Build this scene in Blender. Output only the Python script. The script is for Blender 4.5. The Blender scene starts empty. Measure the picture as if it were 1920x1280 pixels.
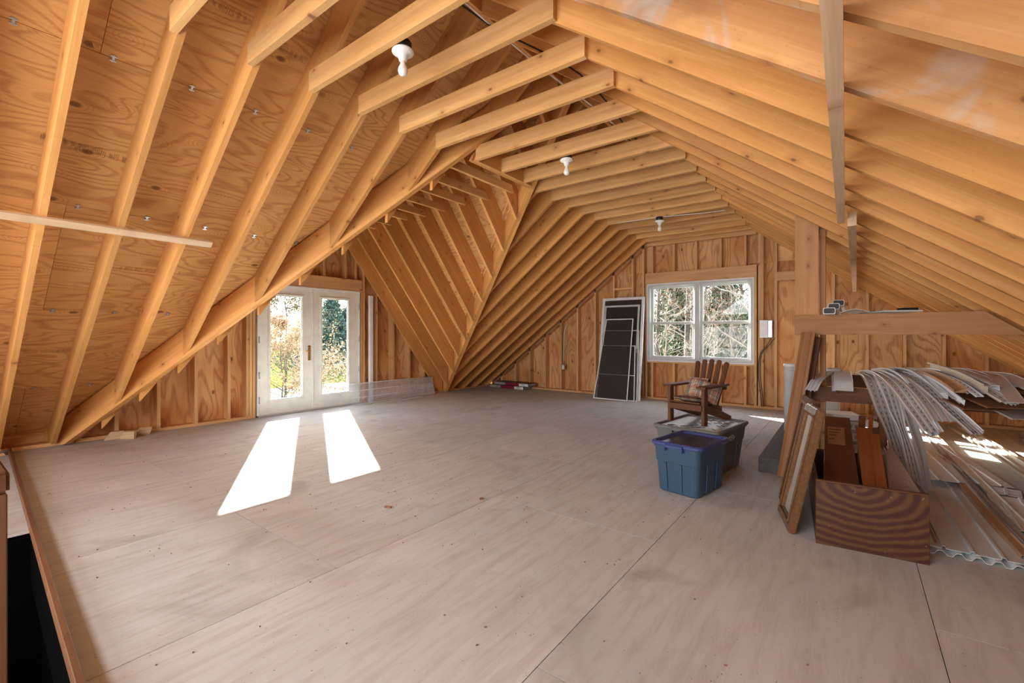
import bpy, bmesh, math, random
from mathutils import Vector, Matrix
random.seed(7)
S = bpy.context.scene
V = Vector
# ------------------------------------------------------------------ camera, sky, sun, exposure
HC = 1.218
cam_d = bpy.data.cameras.new('camera'); cam = bpy.data.objects.new('camera', cam_d)
S.collection.objects.link(cam); S.camera = cam
cam_d.sensor_width = 36; cam_d.lens = 848.9/1920*36; cam_d.shift_y = -(640-628.15)/1920
cam_d.clip_start = 0.02; cam_d.clip_end = 600
cam.location = (0, 0, HC); cam.rotation_euler = (math.pi/2, 0, math.atan2(637.5, 848.9))

W = bpy.data.worlds.new('world'); S.world = W; W.use_nodes = True
wn = W.node_tree.nodes; wl = W.node_tree.links
bg = wn['Background']
sky = wn.new('ShaderNodeTexSky'); sky.sky_type = 'NISHITA'; sky.sun_disc = False
sky.sun_elevation = math.radians(24); sky.sun_rotation = math.radians(-61); sky.altitude = 300; sky.dust_density = 2.0
mx = wn.new('ShaderNodeMix'); mx.data_type = 'RGBA'; mx.inputs[0].default_value = 0.55
mul = wn.new('ShaderNodeVectorMath'); mul.operation = 'SCALE'; mul.inputs[3].default_value = 0.28
wl.new(sky.outputs[0], mul.inputs[0]); wl.new(mul.outputs[0], mx.inputs[6]); mx.inputs[7].default_value = (0.92, 0.94, 1.0, 1)
wl.new(mx.outputs[2], bg.inputs[0]); bg.inputs[1].default_value = 3.1

sd = bpy.data.lights.new('sun', 'SUN'); sd.energy = 36; sd.angle = math.radians(0.6); sd.color = (1.0, 0.95, 0.86)
sun = bpy.data.objects.new('sun', sd); S.collection.objects.link(sun)
sun.rotation_euler = V((3.62, -2.03, -1.83)).to_track_quat('-Z', 'Y').to_euler()
# added fill lamp behind the viewer, standing in for daylight; that end is closed
ad = bpy.data.lights.new('rear_fill', 'AREA'); ad.shape = 'RECTANGLE'; ad.size = 6.0; ad.size_y = 1.5
ad.energy = 112; ad.color = (0.97, 0.98, 1.0)
al = bpy.data.objects.new('rear_fill', ad); S.collection.objects.link(al)
al.location = (-2.2, -2.2, .85); al.rotation_euler = (math.radians(112), 0, 0)
for (nm, lc, rt, sx_, sy_) in (('door_portal', (-7.20, 3.95, 1.03), V((1, 0, 0)), 1.5, 1.7), ('window_portal', (-2.23, 8.69, 1.46), V((0, -1, 0)), 1.8, 1.45)):
    pd_ = bpy.data.lights.new(nm, 'AREA'); pd_.shape = 'RECTANGLE'; pd_.size = sx_; pd_.size_y = sy_; pd_.cycles.is_portal = True
    po = bpy.data.objects.new(nm, pd_); S.collection.objects.link(po); po.location = lc; po.rotation_euler = rt.to_track_quat('-Z', 'Y').to_euler()
a2 = bpy.data.lights.new('rear_high_fill', 'AREA'); a2.shape = 'RECTANGLE'; a2.size = 4.0; a2.size_y = .9; a2.energy = 52; a2.spread = math.radians(120); a2.color = (.94, .98, 1.0)  # added unseen fill aimed at the floor; the rear wall has no window
a2o = bpy.data.objects.new('rear_high_fill', a2); S.collection.objects.link(a2o); a2o.location = (-2.2, -2.5, 2.3); a2o.rotation_euler = (math.radians(68), 0, 0)
S.view_settings.view_transform = 'Standard'; S.view_settings.look = 'None'
S.view_settings.gamma = 1; S.view_settings.use_curve_mapping = False
S.view_settings.exposure = 1.08
S.cycles.diffuse_bounces = 8

# ------------------------------------------------------------------ helpers
def tag(o, label=None, cat=None, group=None, kind=None):
    if label: o['label'] = label
    if cat: o['category'] = cat
    if group: o['group'] = group
    if kind: o['kind'] = kind
    return o
def empty(name, loc=(0, 0, 0), rz=0.0, label=None, cat=None, group=None, kind=None, parent=None):
    o = bpy.data.objects.new(name, None); S.collection.objects.link(o)
    o.location = loc; o.rotation_euler = (0, 0, rz); o.empty_display_size = .1
    if parent: o.parent = parent
    return tag(o, label, cat, group, kind)
class MB:
    def __init__(s): s.v = []; s.f = []; s.sm = []
    def add(s, vs, fs, smooth=False):
        n = len(s.v); s.v += [V(a) for a in vs]
        for f in fs: s.f.append([i+n for i in f]); s.sm.append(smooth)
        return s
    def box(s, c, d, M=None, R=None):
        c = V(c); x, y, z = [a/2 for a in d]
        vs = [V((sx*x, sy*y, sz*z)) for sx in (-1, 1) for sy in (-1, 1) for sz in (-1, 1)]
        if R is not None: vs = [R @ a for a in vs]
        vs = [a+c for a in vs]
        if M is not None: vs = [M @ a for a in vs]
        return s.add(vs, [(0, 1, 3, 2), (4, 6, 7, 5), (0, 4, 5, 1), (2, 3, 7, 6), (0, 2, 6, 4), (1, 5, 7, 3)])
    def prism(s, poly, ext):
        ext = V(ext); p = [V(a) for a in poly]; n = len(p)
        nrm = V((0, 0, 0))
        for i in range(n): nrm += p[i].cross(p[(i+1) % n])
        if nrm.dot(ext) > 0: p.reverse()
        vs = p+[a+ext for a in p]
        fs = [list(range(n)), [i+n for i in range(n)][::-1]]
        for i in range(n): j = (i+1) % n; fs.append((i, i+n, j+n, j))
        return s.add(vs, fs)
    def tube(s, path, r, n=8, cap=True, smooth=True):
        path = [V(a) for a in path]; rs = r if isinstance(r, (list, tuple)) else [r]*len(path)
        vs = []; fs = []; up = V((0, 0, 1)); prev = None
        for i, a in enumerate(path):
            t = (path[min(i+1, len(path)-1)]-path[max(i-1, 0)])
            if t.length < 1e-9: t = V((0, 0, 1))
            t.normalize()
            if prev is None:
                u = t.cross(up)
                if u.length < 1e-3: u = t.cross(V((1, 0, 0)))
            else: u = prev-t*prev.dot(t)
            if u.length < 1e-6: u = t.orthogonal()
            u.normalize(); w = t.cross(u); prev = u
            for k in range(n):
                q = 2*math.pi*k/n; vs.append(a+(u*math.cos(q)+w*math.sin(q))*rs[i])
        for i in range(len(path)-1):
            for k in range(n):
                k2 = (k+1) % n; fs.append((i*n+k, i*n+k2, (i+1)*n+k2, (i+1)*n+k))
        s.add(vs, fs, smooth)
        if cap:
            b = len(s.v)-len(vs); L = (len(path)-1)*n
            s.f.append([b+k for k in range(n)][::-1]); s.sm.append(False)
            s.f.append([b+L+k for k in range(n)]); s.sm.append(False)
        return s
    def lathe(s, prof, o=(0, 0, 0), n=20, R=None):
        o = V(o); vs = []; fs = []
        for r, z in prof:
            for k in range(n):
                q = 2*math.pi*k/n; a = V((r*math.cos(q), r*math.sin(q), z))
                if R is not None: a = R @ a
                vs.append(a+o)
        for i in range(len(prof)-1):
            for k in range(n):
                k2 = (k+1) % n; fs.append((i*n+k, i*n+k2, (i+1)*n+k2, (i+1)*n+k))
        fs.append(list(range(n))[::-1]); fs.append([(len(prof)-1)*n+k for k in range(n)])
        return s.add(vs, fs, True)
    def sweep(s, prof, path, up=(0, 0, 1), closed=True, thick=None, twist=None):
        """prof: (side, up) outline carried along path; open outlines get a thickness"""
        if not closed:
            top = [(a, b+thick) for a, b in prof]; prof = list(prof)+top[::-1]
        path = [V(a) for a in path]; n = len(prof); vs = []; fs = []
        for i, a in enumerate(path):
            t = (path[min(i+1, len(path)-1)]-path[max(i-1, 0)]).normalized()
            u = t.cross(V(up)).normalized(); w = u.cross(t)
            if twist:
                q = twist*i/(len(path)-1); u, w = u*math.cos(q)+w*math.sin(q), w*math.cos(q)-u*math.sin(q)
            for x, y in prof: vs.append(a+u*x+w*y)
        for i in range(len(path)-1):
            for k in range(n):
                k2 = (k+1) % n; fs.append((i*n+k, (i+1)*n+k, (i+1)*n+k2, i*n+k2))
        fs.append(list(range(n))); fs.append([(len(path)-1)*n+k for k in range(n)][::-1])
        return s.add(vs, fs)
    def build(s, name, mat, parent=None, grain=None, side=None, org=None, bevel=0, bseg=1):
        me = bpy.data.meshes.new(name)
        Mw = Matrix.Identity(4)
        if grain is not None:
            x = V(grain).normalized(); y = V(side) if side is not None else V((0, 0, 1)).cross(x)
            if (y-x*y.dot(x)).length < 1e-5: y = x.orthogonal()
            y = (y-x*y.dot(x)).normalized(); z = x.cross(y)
            o = V(org) if org is not None else s.v[0].copy()
            Mw = Matrix((x, y, z)).transposed().to_4x4(); Mw.translation = o
        elif org is not None: Mw.translation = V(org)
        Mi = Mw.inverted()
        me.from_pydata([Mi @ a for a in s.v], [], s.f)
        me.polygons.foreach_set('use_smooth', s.sm)
        me.materials.append(mat)
        bm = bmesh.new(); bm.from_mesh(me); bmesh.ops.recalc_face_normals(bm, faces=bm.faces)
        if bevel:
            es = [e for e in bm.edges if len(e.link_faces) == 2 and e.calc_face_angle(0) > 0.6]
            bmesh.ops.bevel(bm, geom=es, offset=bevel, segments=bseg, affect='EDGES', clamp_overlap=True)
        bm.to_mesh(me); bm.free()
        o = bpy.data.objects.new(name, me); S.collection.objects.link(o)
        o.matrix_world = Mw
        if parent is not None: o.parent = parent
        return o
def prism(name, poly, ext, mat, parent=None, grain=None, bevel=0):
    return MB().prism(poly, ext).build(name, mat, parent, grain, ext, bevel=bevel)
def wbox(name, c, d, mat, parent=None, grain=None, bevel=0):
    """axis aligned board; grain = 0/1/2 axis"""
    mb = MB().box(c, d)
    if grain is None: return mb.build(name, mat, parent, org=c, bevel=bevel)
    g = [V((1, 0, 0)), V((0, 1, 0)), V((0, 0, 1))][grain]
    others = [i for i in range(3) if i != grain]; t = min(others, key=lambda i: d[i])
    sd_ = [V((1, 0, 0)), V((0, 1, 0)), V((0, 0, 1))][t]
    return mb.build(name, mat, parent, g, sd_, org=c, bevel=bevel)
def clip(poly, f):
    """keep the part of a polygon (list of Vectors) where f(p) >= 0, f affine"""
    out = []
    for i in range(len(poly)):
        a, b = poly[i], poly[(i+1) % len(poly)]; fa, fb = f(a), f(b)
        if fa >= 0: out.append(a)
        if (fa >= 0) != (fb >= 0): out.append(a+(b-a)*(fa/(fa-fb)))
    return out
def area(poly):
    n = V((0, 0, 0))
    for i in range(len(poly)): n += poly[i].cross(poly[(i+1) % len(poly)])
    return n.length/2
# ------------------------------------------------------------------ materials
class NT:
    def __init__(s, name):
        s.m = bpy.data.materials.new(name); s.m.use_nodes = True
        s.n = s.m.node_tree.nodes; s.l = s.m.node_tree.links; s.b = s.n['Principled BSDF']
    def put(s, sock, v):
        if isinstance(v, bpy.types.NodeSocket): s.l.new(v, sock)
        elif v is not None: sock.default_value = v
    def math(s, op, a, b=None, c=None, clamp=False):
        n = s.n.new('ShaderNodeMath'); n.operation = op; n.use_clamp = clamp
        s.put(n.inputs[0], a); s.put(n.inputs[1], b); s.put(n.inputs[2], c); return n.outputs[0]
    def vmath(s, op, a, b=None):
        n = s.n.new('ShaderNodeVectorMath'); n.operation = op; s.put(n.inputs[0], a); s.put(n.inputs[1], b); return n.outputs[0]
    def coord(s, kind='Object'): return s.n.new('ShaderNodeTexCoord').outputs[kind]
    def rand(s): return s.n.new('ShaderNodeObjectInfo').outputs['Random']
    def noise(s, vec, scale=1, detail=3, rough=.55, dist=0, dim='3D'):
        n = s.n.new('ShaderNodeTexNoise'); n.noise_dimensions = dim; s.put(n.inputs['Vector'], vec)
        n.inputs['Scale'].default_value = scale; n.inputs['Detail'].default_value = detail
        n.inputs['Roughness'].default_value = rough; n.inputs['Distortion'].default_value = dist; return n.outputs[0]
    def voro(s, vec, scale=1, rnd=1, dim='2D', out='Distance'):
        n = s.n.new('ShaderNodeTexVoronoi'); n.voronoi_dimensions = dim; s.put(n.inputs['Vector'], vec)
        n.inputs['Scale'].default_value = scale; n.inputs['Randomness'].default_value = rnd; return n.outputs[out]
    def mixc(s, f, a, b, mode='MIX'):
        n = s.n.new('ShaderNodeMix'); n.data_type = 'RGBA'; n.blend_type = mode
        s.put(n.inputs[0], f); s.put(n.inputs[6], a); s.put(n.inputs[7], b); return n.outputs[2]
    def ramp(s, f, stops):
        n = s.n.new('ShaderNodeValToRGB'); s.l.new(f, n.inputs[0]); e = n.color_ramp.elements
        while len(e) < len(stops): e.new(.5)
        for i, (p, c) in enumerate(stops):
            e[i].position = p; e[i].color = c if len(c) == 4 else (*c, 1)
        return n.outputs[0]
    def rng(s, v, a, b, c=0, d=1):
        n = s.n.new('ShaderNodeMapRange'); s.put(n.inputs[0], v)
        n.inputs[1].default_value = a; n.inputs[2].default_value = b; n.inputs[3].default_value = c; n.inputs[4].default_value = d
        return n.outputs[0]
    def bump(s, h, st=.3, d=.01):
        n = s.n.new('ShaderNodeBump'); n.inputs['Strength'].default_value = st; n.inputs['Distance'].default_value = d
        s.l.new(h, n.inputs['Height']); s.l.new(n.outputs[0], s.b.inputs['Normal'])
    def base(s, c, rough=.6, metal=0, spec=.3):
        s.put(s.b.inputs['Base Color'], c if isinstance(c, bpy.types.NodeSocket) else (*c, 1))
        s.put(s.b.inputs['Roughness'], rough); s.b.inputs['Metallic'].default_value = metal
        s.b.inputs['Specular IOR Level'].default_value = spec; return s.m
def C4(c): return (*c, 1)
def offs(t, k=37.0):
    r = t.rand()
    n = t.n.new('ShaderNodeCombineXYZ'); t.put(n.inputs[0], t.math('MULTIPLY', r, k)); t.put(n.inputs[1], t.math('MULTIPLY', r, k*2.3)); t.put(n.inputs[2], t.math('MULTIPLY', r, k*.7))
    return t.vmath('ADD', t.coord(), n.outputs[0]), r
def lumber(name, dark, light, var=.18, knots=True, stain=0.0, rough=.62):
    t = NT(name); vec, r = offs(t)
    g1 = t.noise(t.vmath('MULTIPLY', vec, (.55, 10, 10)), 1.6, 4, .6, .6)
    g2 = t.noise(t.vmath('MULTIPLY', vec, (3, 120, 120)), 1, 2, .6)
    col = t.ramp(g1, [(.3, dark), (.55, tuple((a+b)/2 for a, b in zip(dark, light))), (.72, light)])
    col = t.mixc(t.rng(g2, .3, .75, 0, .28), col, C4(tuple(a*.72 for a in dark)))
    br = t.rng(r, 0, 1, 1-var, 1+var*.6)
    blot = t.noise(t.vmath('MULTIPLY', vec, (1, 2.5, 2.5)), 1.1, 3, .6)
    br = t.math('MULTIPLY', br, t.rng(blot, .25, .75, .86, 1.1))
    cx = t.n.new('ShaderNodeCombineColor'); [t.put(cx.inputs[i], br) for i in range(3)]
    col = t.mixc(1.0, col, cx.outputs[0], 'MULTIPLY')
    if knots:
        sx = t.n.new('ShaderNodeSeparateXYZ'); t.l.new(vec, sx.inputs[0])
        cb = t.n.new('ShaderNodeCombineXYZ'); t.put(cb.inputs[0], t.math('MULTIPLY', sx.outputs[0], 1.9)); t.put(cb.inputs[1], t.math('MULTIPLY', sx.outputs[2], 3.4))
        d = t.math('ADD', t.voro(cb.outputs[0]), t.math('MULTIPLY', t.math('SUBTRACT', t.noise(t.vmath('MULTIPLY', vec, (8, 14, 14)), 1, 2), .5), .05))
        col = t.mixc(t.rng(d, .04, .12, .35, 0), col, C4((dark[0]*.6, dark[1]*.45, dark[2]*.35)))
        col = t.mixc(t.rng(d, .018, .036, .75, 0), col, (.17, .07, .025, 1))
        cb2 = t.n.new('ShaderNodeCombineXYZ'); t.put(cb2.inputs[0], t.math('MULTIPLY', sx.outputs[0], 8.0)); t.put(cb2.inputs[1], t.math('MULTIPLY', sx.outputs[2], 14))
        col = t.mixc(t.rng(t.voro(cb2.outputs[0]), .015, .05, .22, 0), col, (.2, .08, .03, 1))
    if stain:
        n = t.noise(vec, 2.4, 3, .55, 1.2)
        col = t.mixc(t.rng(n, .54, .66, 0, stain), col, (.52, .50, .44, 1))
        n2 = t.noise(vec, 1.3, 4, .6, 1.0)
        col = t.mixc(t.rng(n2, .5, .7, 0, .55), col, (.24, .105, .045, 1))
    t.bump(g2, .15, .003)
    return t.base(col, rough, 0, .25)
def plywood(name, a, b, line, dense=34, var=.12, patches=True, hue2=None, axis=0):
    """axis 0: grain along local x"""
    t = NT(name); vec, r = offs(t)
    sw = (.75, 2.6, 2.6)
    n1 = t.noise(t.vmath('MULTIPLY', vec, sw), .95, 2.0, .5, .35)
    sn = t.math('SINE', t.math('MULTIPLY', n1, float(dense*4)))
    sn = t.rng(sn, -1, 1, 0, 1)
    n2 = t.noise(t.vmath('MULTIPLY', vec, (2, 30, 30)), 2.2, 3, .65)
    n3 = t.noise(vec, 1.4, 3, .6)
    col = t.mixc(t.rng(n3, .3, .7), C4(a), C4(b))
    if hue2: col = t.mixc(t.rng(t.noise(vec, .8, 2), .45, .62), col, C4(hue2))
    col = t.mixc(t.math('MULTIPLY', t.rng(sn, .55, 1.0, 0, .62), t.rng(n2, .25, .6, .35, 1)), col, C4(line))
    col = t.mixc(t.rng(n2, .5, .8, 0, .4), col, C4(line))
    if patches:
        sx = t.n.new('ShaderNodeSeparateXYZ'); t.l.new(vec, sx.inputs[0])
        cb = t.n.new('ShaderNodeCombineXYZ'); t.put(cb.inputs[0], t.math('MULTIPLY', sx.outputs[0], 1.5)); t.put(cb.inputs[1], t.math('MULTIPLY', sx.outputs[2], 2.4))
        d = t.voro(cb.outputs[0], 1.3)
        ring = t.math('SINE', t.math('MULTIPLY', d, 120.0))
        col = t.mixc(t.math('MULTIPLY', t.rng(d, .1, .25, 1, 0), t.rng(ring, .2, 1, 0, .45)), col, C4(line))
        vc = t.n.new('ShaderNodeSeparateColor'); t.l.new(t.voro(cb.outputs[0], 1.3, out='Color'), vc.inputs[0])
        col = t.mixc(t.math('MULTIPLY', t.rng(d, .045, .065, .8, 0), t.rng(vc.outputs[0], .55, .56)), col, (.16, .065, .02, 1))
    br = t.rng(r, 0, 1, 1-var, 1+var)
    cx = t.n.new('ShaderNodeCombineColor'); [t.put(cx.inputs[i], br) for i in range(3)]
    col = t.mixc(1.0, col, cx.outputs[0], 'MULTIPLY')
    t.bump(n2, .12, .003)
    return t.base(col, .68, 0, .2)
def plain(name, c, rough=.5, metal=0, spec=.4, nz=.08, sc=6, c2=None):
    t = NT(name); n = t.noise(t.coord(), sc, 4, .6)
    col = t.mixc(t.rng(n, .3, .7), C4(tuple(x*(1-nz) for x in c)), C4(c2 if c2 else tuple(min(1, x*(1+nz)) for x in c)))
    return t.base(col, rough, metal, spec)
def glassy(name, tint=(1, 1, 1), gloss=.08, opaque=None, oc=(.03, .03, .03)):
    m = bpy.data.materials.new(name); m.use_nodes = True; n = m.node_tree.nodes; l = m.node_tree.links; n.clear()
    out = n.new('ShaderNodeOutputMaterial'); tr = n.new('ShaderNodeBsdfTransparent'); tr.inputs[0].default_value = (*tint, 1)
    gl = n.new('ShaderNodeBsdfGlossy'); gl.inputs['Roughness'].default_value = .02
    mixn = n.new('ShaderNodeMixShader'); lw = n.new('ShaderNodeLayerWeight'); lw.inputs[0].default_value = .5
    pw = n.new('ShaderNodeMath'); pw.operation = 'POWER'; pw.inputs[1].default_value = 5; l.new(lw.outputs['Facing'], pw.inputs[0])
    fr = n.new('ShaderNodeMath'); fr.operation = 'MULTIPLY_ADD'; fr.inputs[1].default_value = .6; fr.inputs[2].default_value = .012; l.new(pw.outputs[0], fr.inputs[0])
    l.new(fr.outputs[0], mixn.inputs[0]); l.new(tr.outputs[0], mixn.inputs[1]); l.new(gl.outputs[0], mixn.inputs[2])
    last = mixn
    if opaque:
        df = n.new('ShaderNodeBsdfDiffuse'); df.inputs[0].default_value = (*oc, 1)
        m2 = n.new('ShaderNodeMixShader'); m2.inputs[0].default_value = opaque
        l.new(mixn.outputs[0], m2.inputs[1]); l.new(df.outputs[0], m2.inputs[2]); last = m2
    l.new(last.outputs[0], out.inputs[0]); return m
M = {}
M['rafter'] = lumber('rafter_wood', (.59, .275, .075), (.75, .405, .145), stain=0)
M['rafter_stained'] = lumber('rafter_wood_stained', (.54, .26, .09), (.68, .38, .16), stain=.75)
M['tie'] = lumber('tie_wood', (.62, .325, .11), (.80, .49, .215))
M['stud'] = lumber('stud_wood', (.62, .34, .145), (.79, .50, .25), var=.14)
M['pale'] = lumber('pale_wood', (.62, .42, .24), (.80, .60, .40), var=.06)
M['sheath'] = plywood('roof_sheathing_ply', (.62, .34, .12), (.71, .42, .165), (.38, .165, .05), 30)
M['wallply'] = plywood('wall_ply', (.64, .36, .155), (.73, .46, .22), (.34, .12, .035), 20, hue2=(.56, .25, .085))
M['oldwood'] = lumber('old_brown_wood', (.085, .032, .014), (.16, .066, .027), knots=False, rough=.42)
M['trimwood'] = lumber('oak_trim', (.27, .12, .048), (.40, .19, .08), knots=False, rough=.4)
M['railwood'] = lumber('rail_wood', (.13, .055, .025), (.21, .095, .045), knots=True)
M['chairwood'] = lumber('chair_wood', (.085, .033, .016), (.16, .066, .03), knots=False, rough=.45)
M['white'] = plain('white_paint', (.80, .81, .78), .4)
M['vinylwhite'] = plain('white_vinyl', (.74, .76, .78), .35)
M['winwhite'] = plain('window_vinyl', (.52, .54, .53), .35)
M['porcelain'] = plain('porcelain', (.80, .79, .75), .18, spec=.5, nz=.02)
M['bulb'] = plain('bulb_glass', (.86, .85, .80), .12, spec=.6, nz=.02)
M['black'] = plain('black_plastic', (.015, .015, .016), .5)
M['steel'] = plain('galvanised_steel', (.55, .56, .57), .38, .8)
M['brass'] = plain('brass', (.55, .36, .12), .28, 1)
M['glass'] = glassy('clear_glass')
M['screen'] = glassy('insect_screen', tint=(.85, .85, .85), opaque=.3, oc=(.10, .09, .085))
M['screendark'] = glassy('dark_screen', tint=(.7, .7, .7), opaque=.5, oc=(.07, .065, .06))
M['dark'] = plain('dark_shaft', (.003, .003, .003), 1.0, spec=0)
M['cable_white'] = plain('white_cable', (.75, .73, .70), .4)
M['asphalt'] = plain('driveway_gravel', (.40, .39, .37), 1.0, spec=0)
# floor plywood, worn and dusty
t = NT('worn_floor_ply'); co = t.coord(); vec, r = offs(t, 11)
n0 = t.noise(vec, .9, 4, .6, .3); n1 = t.noise(t.vmath('MULTIPLY', vec, (1.2, 9, 9)), 2.2, 4, .65, .5)
n2 = t.noise(t.vmath('MULTIPLY', vec, (8, 60, 60)), 2.0, 3, .7); n3 = t.noise(vec, 55, 3, .7)
col = t.mixc(t.rng(n0, .3, .7), (.49, .50, .49, 1), (.60, .61, .595, 1))
col = t.mixc(t.rng(n1, .45, .75, 0, .35), col, (.25, .185, .135, 1))
col = t.mixc(t.rng(n2, .55, .8, 0, .3), col, (.52, .45, .37, 1))
bl = t.noise(vec, 1.7, 3, .6, .8); col = t.mixc(t.rng(bl, .58, .75, 0, .35), col, (.20, .165, .135, 1))
sp = t.voro(t.vmath('MULTIPLY', vec, (22, 34, 34)), 1.0, dim='3D'); spm = t.noise(vec, 3.1, 2)
col = t.mixc(t.math('MULTIPLY', t.rng(sp, .05, .11, .75, 0), t.rng(spm, .42, .58)), col, (.10, .075, .055, 1))
col = t.mixc(t.rng(n3, .62, .8, 0, .35), col, (.16, .12, .09, 1))
br = t.rng(r, 0, 1, .94, 1.05); cx = t.n.new('ShaderNodeCombineColor'); [t.put(cx.inputs[i], br) for i in range(3)]
col = t.mixc(1.0, col, cx.outputs[0], 'MULTIPLY'); t.bump(n2, .2, .004)
M['floor'] = t.base(col, .78, 0, .25)

# ------------------------------------------------------------------ roof geometry numbers
SL, X0 = .76, -6.97           # left main slope: underside of rafters z = SL*(x-X0)
SR, XE = .74, 2.666           # right slope underside z = SR*(XE-x)
VL, VR = .295, .292           # plumb depth of the rafters
XRG = (SL*X0+SR*XE)/(SL+SR)   # ridge
YC, SD, VD = 3.94, 1.27, .435  # dormer ridge line, slope, plumb depth
YN, YF = 1.135, 6.745         # dormer underside meets z=0
YG = 8.516; XL = -7.025; YB = -2.6
zl = lambda x: SL*(x-X0)
zr = lambda x: SR*(XE-x)
zn = lambda y: SD*(y-YN)
zf = lambda y: SD*(YF-y)
KS = .029                      # the dormer runs slightly askew to the main roof
SH = lambda x: -KS*(x+7.03)
yvn0 = lambda x: (zl(x)+VL-VD)/SD+YN
yvf0 = lambda x: YF-(zl(x)+VL-VD)/SD
yval_n = lambda x: yvn0(x)+SH(x)
yval_f = lambda x: yvf0(x)+SH(x)
xval_n = lambda y: ((SD*(y+KS*7.03-YN)+VD-VL)/SL+X0)/(1-SD*KS/SL)
xval_f = lambda y: ((SD*(YF-y-KS*7.03)+VD-VL)/SL+X0)/(1+SD*KS/SL)
YR = YC+SH(XRG)
PK = .4064; T = .038
Yk = lambda k: .885+PK*k
SEAT = .04
# ------------------------------------------------------------------ floor
floor = empty('floor', kind='structure', label='worn grey-brown plywood subfloor in large sheets', cat='floor')
cols = [-8.22+1.2345*i for i in range(10)]
cols = [-7.17, -5.855, -4.62, -3.385, -2.155, -.925, .275, 1.5, 2.72]
hole = (-4.06, -1.75, -1.2, .5)
edge = lambda x: .317-.0569*(x+1.7)
def floor_piece(x0, x1, y0, y1):
    if x1-x0 < .02 or y1-y0 < .02: return
    g = .0016
    wbox('plywood_sheet', ((x0+x1)/2, (y0+y1)/2, -.009), (x1-x0-2*g, y1-y0-2*g, .018), M['floor'], floor, 1)
for i in range(len(cols)-1):
    st = [2.65, 1.385, 2.56, 1.345][i % 4] - 2.44*3
    y = st
    while y < YG+.2:
        a, b = max(y, YB), min(y+2.44, YG+.15); y += 2.44
        if b <= a: continue
        x0, x1 = cols[i], cols[i+1]; hx0, hx1, hy0, hy1 = hole
        if x1 <= hx0 or x0 >= hx1 or b <= hy0 or a >= hy1: floor_piece(x0, x1, a, b); continue
        if b > .6:
            e_ = .0016; X0_, X1_ = x0+e_, x1-e_; A_, B_ = a+e_, b-e_; pl = []
            if X0_ < hx0: pl += [(X0_, A_), (hx0, A_), (hx0, max(A_, edge(hx0)))]
            else: pl += [(X0_, max(A_, edge(X0_)))]
            if X1_ > hx1: pl += [(hx1, max(A_, edge(hx1))), (hx1, A_), (X1_, A_)]
            else: pl += [(X1_, max(A_, edge(X1_)))]
            pl += [(X1_, B_), (X0_, B_)]
            MB().prism([(u_, v_, 0) for u_, v_ in pl], (0, 0, -.018)).build('plywood_sheet', M['floor'], floor, (0, 1, 0), (0, 0, 1), V(((x0+x1)/2, (a+b)/2, 0)))
            continue
        if a < hy0: floor_piece(x0, x1, a, hy0)
        ya, yb = max(a, hy0), min(b, hy1)
        if x0 < hx0: floor_piece(x0, hx0, ya, yb)
        if x1 > hx1: floor_piece(hx1, x1, ya, yb)
mb = MB()
hx0, hx1, hy0, hy1 = hole
for (a, b, c, d) in [(-7.2, hx0, YB, YG+.15), (hx1, 2.75, YB, YG+.15), (hx0, hx1, YB, hy0)]:
    mb.box(((a+b)/2, (c+d)/2, -.1515), (b-a, d-c, .297))
mb.prism([(hx0, edge(hx0), -.003), (hx1, edge(hx1), -.003), (hx1, YG+.15, -.003), (hx0, YG+.15, -.003)], (0, 0, -.297))
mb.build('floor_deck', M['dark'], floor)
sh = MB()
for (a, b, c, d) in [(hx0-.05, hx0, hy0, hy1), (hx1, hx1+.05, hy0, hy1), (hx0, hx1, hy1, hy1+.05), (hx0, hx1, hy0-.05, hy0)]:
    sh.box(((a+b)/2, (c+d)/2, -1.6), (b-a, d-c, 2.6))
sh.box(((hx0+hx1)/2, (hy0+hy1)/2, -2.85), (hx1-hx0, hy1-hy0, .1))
sh.build('stairwell_shaft', M['dark'], floor)  # near-black colour puts the stairwell's unlit darkness into the shaft walls

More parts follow.
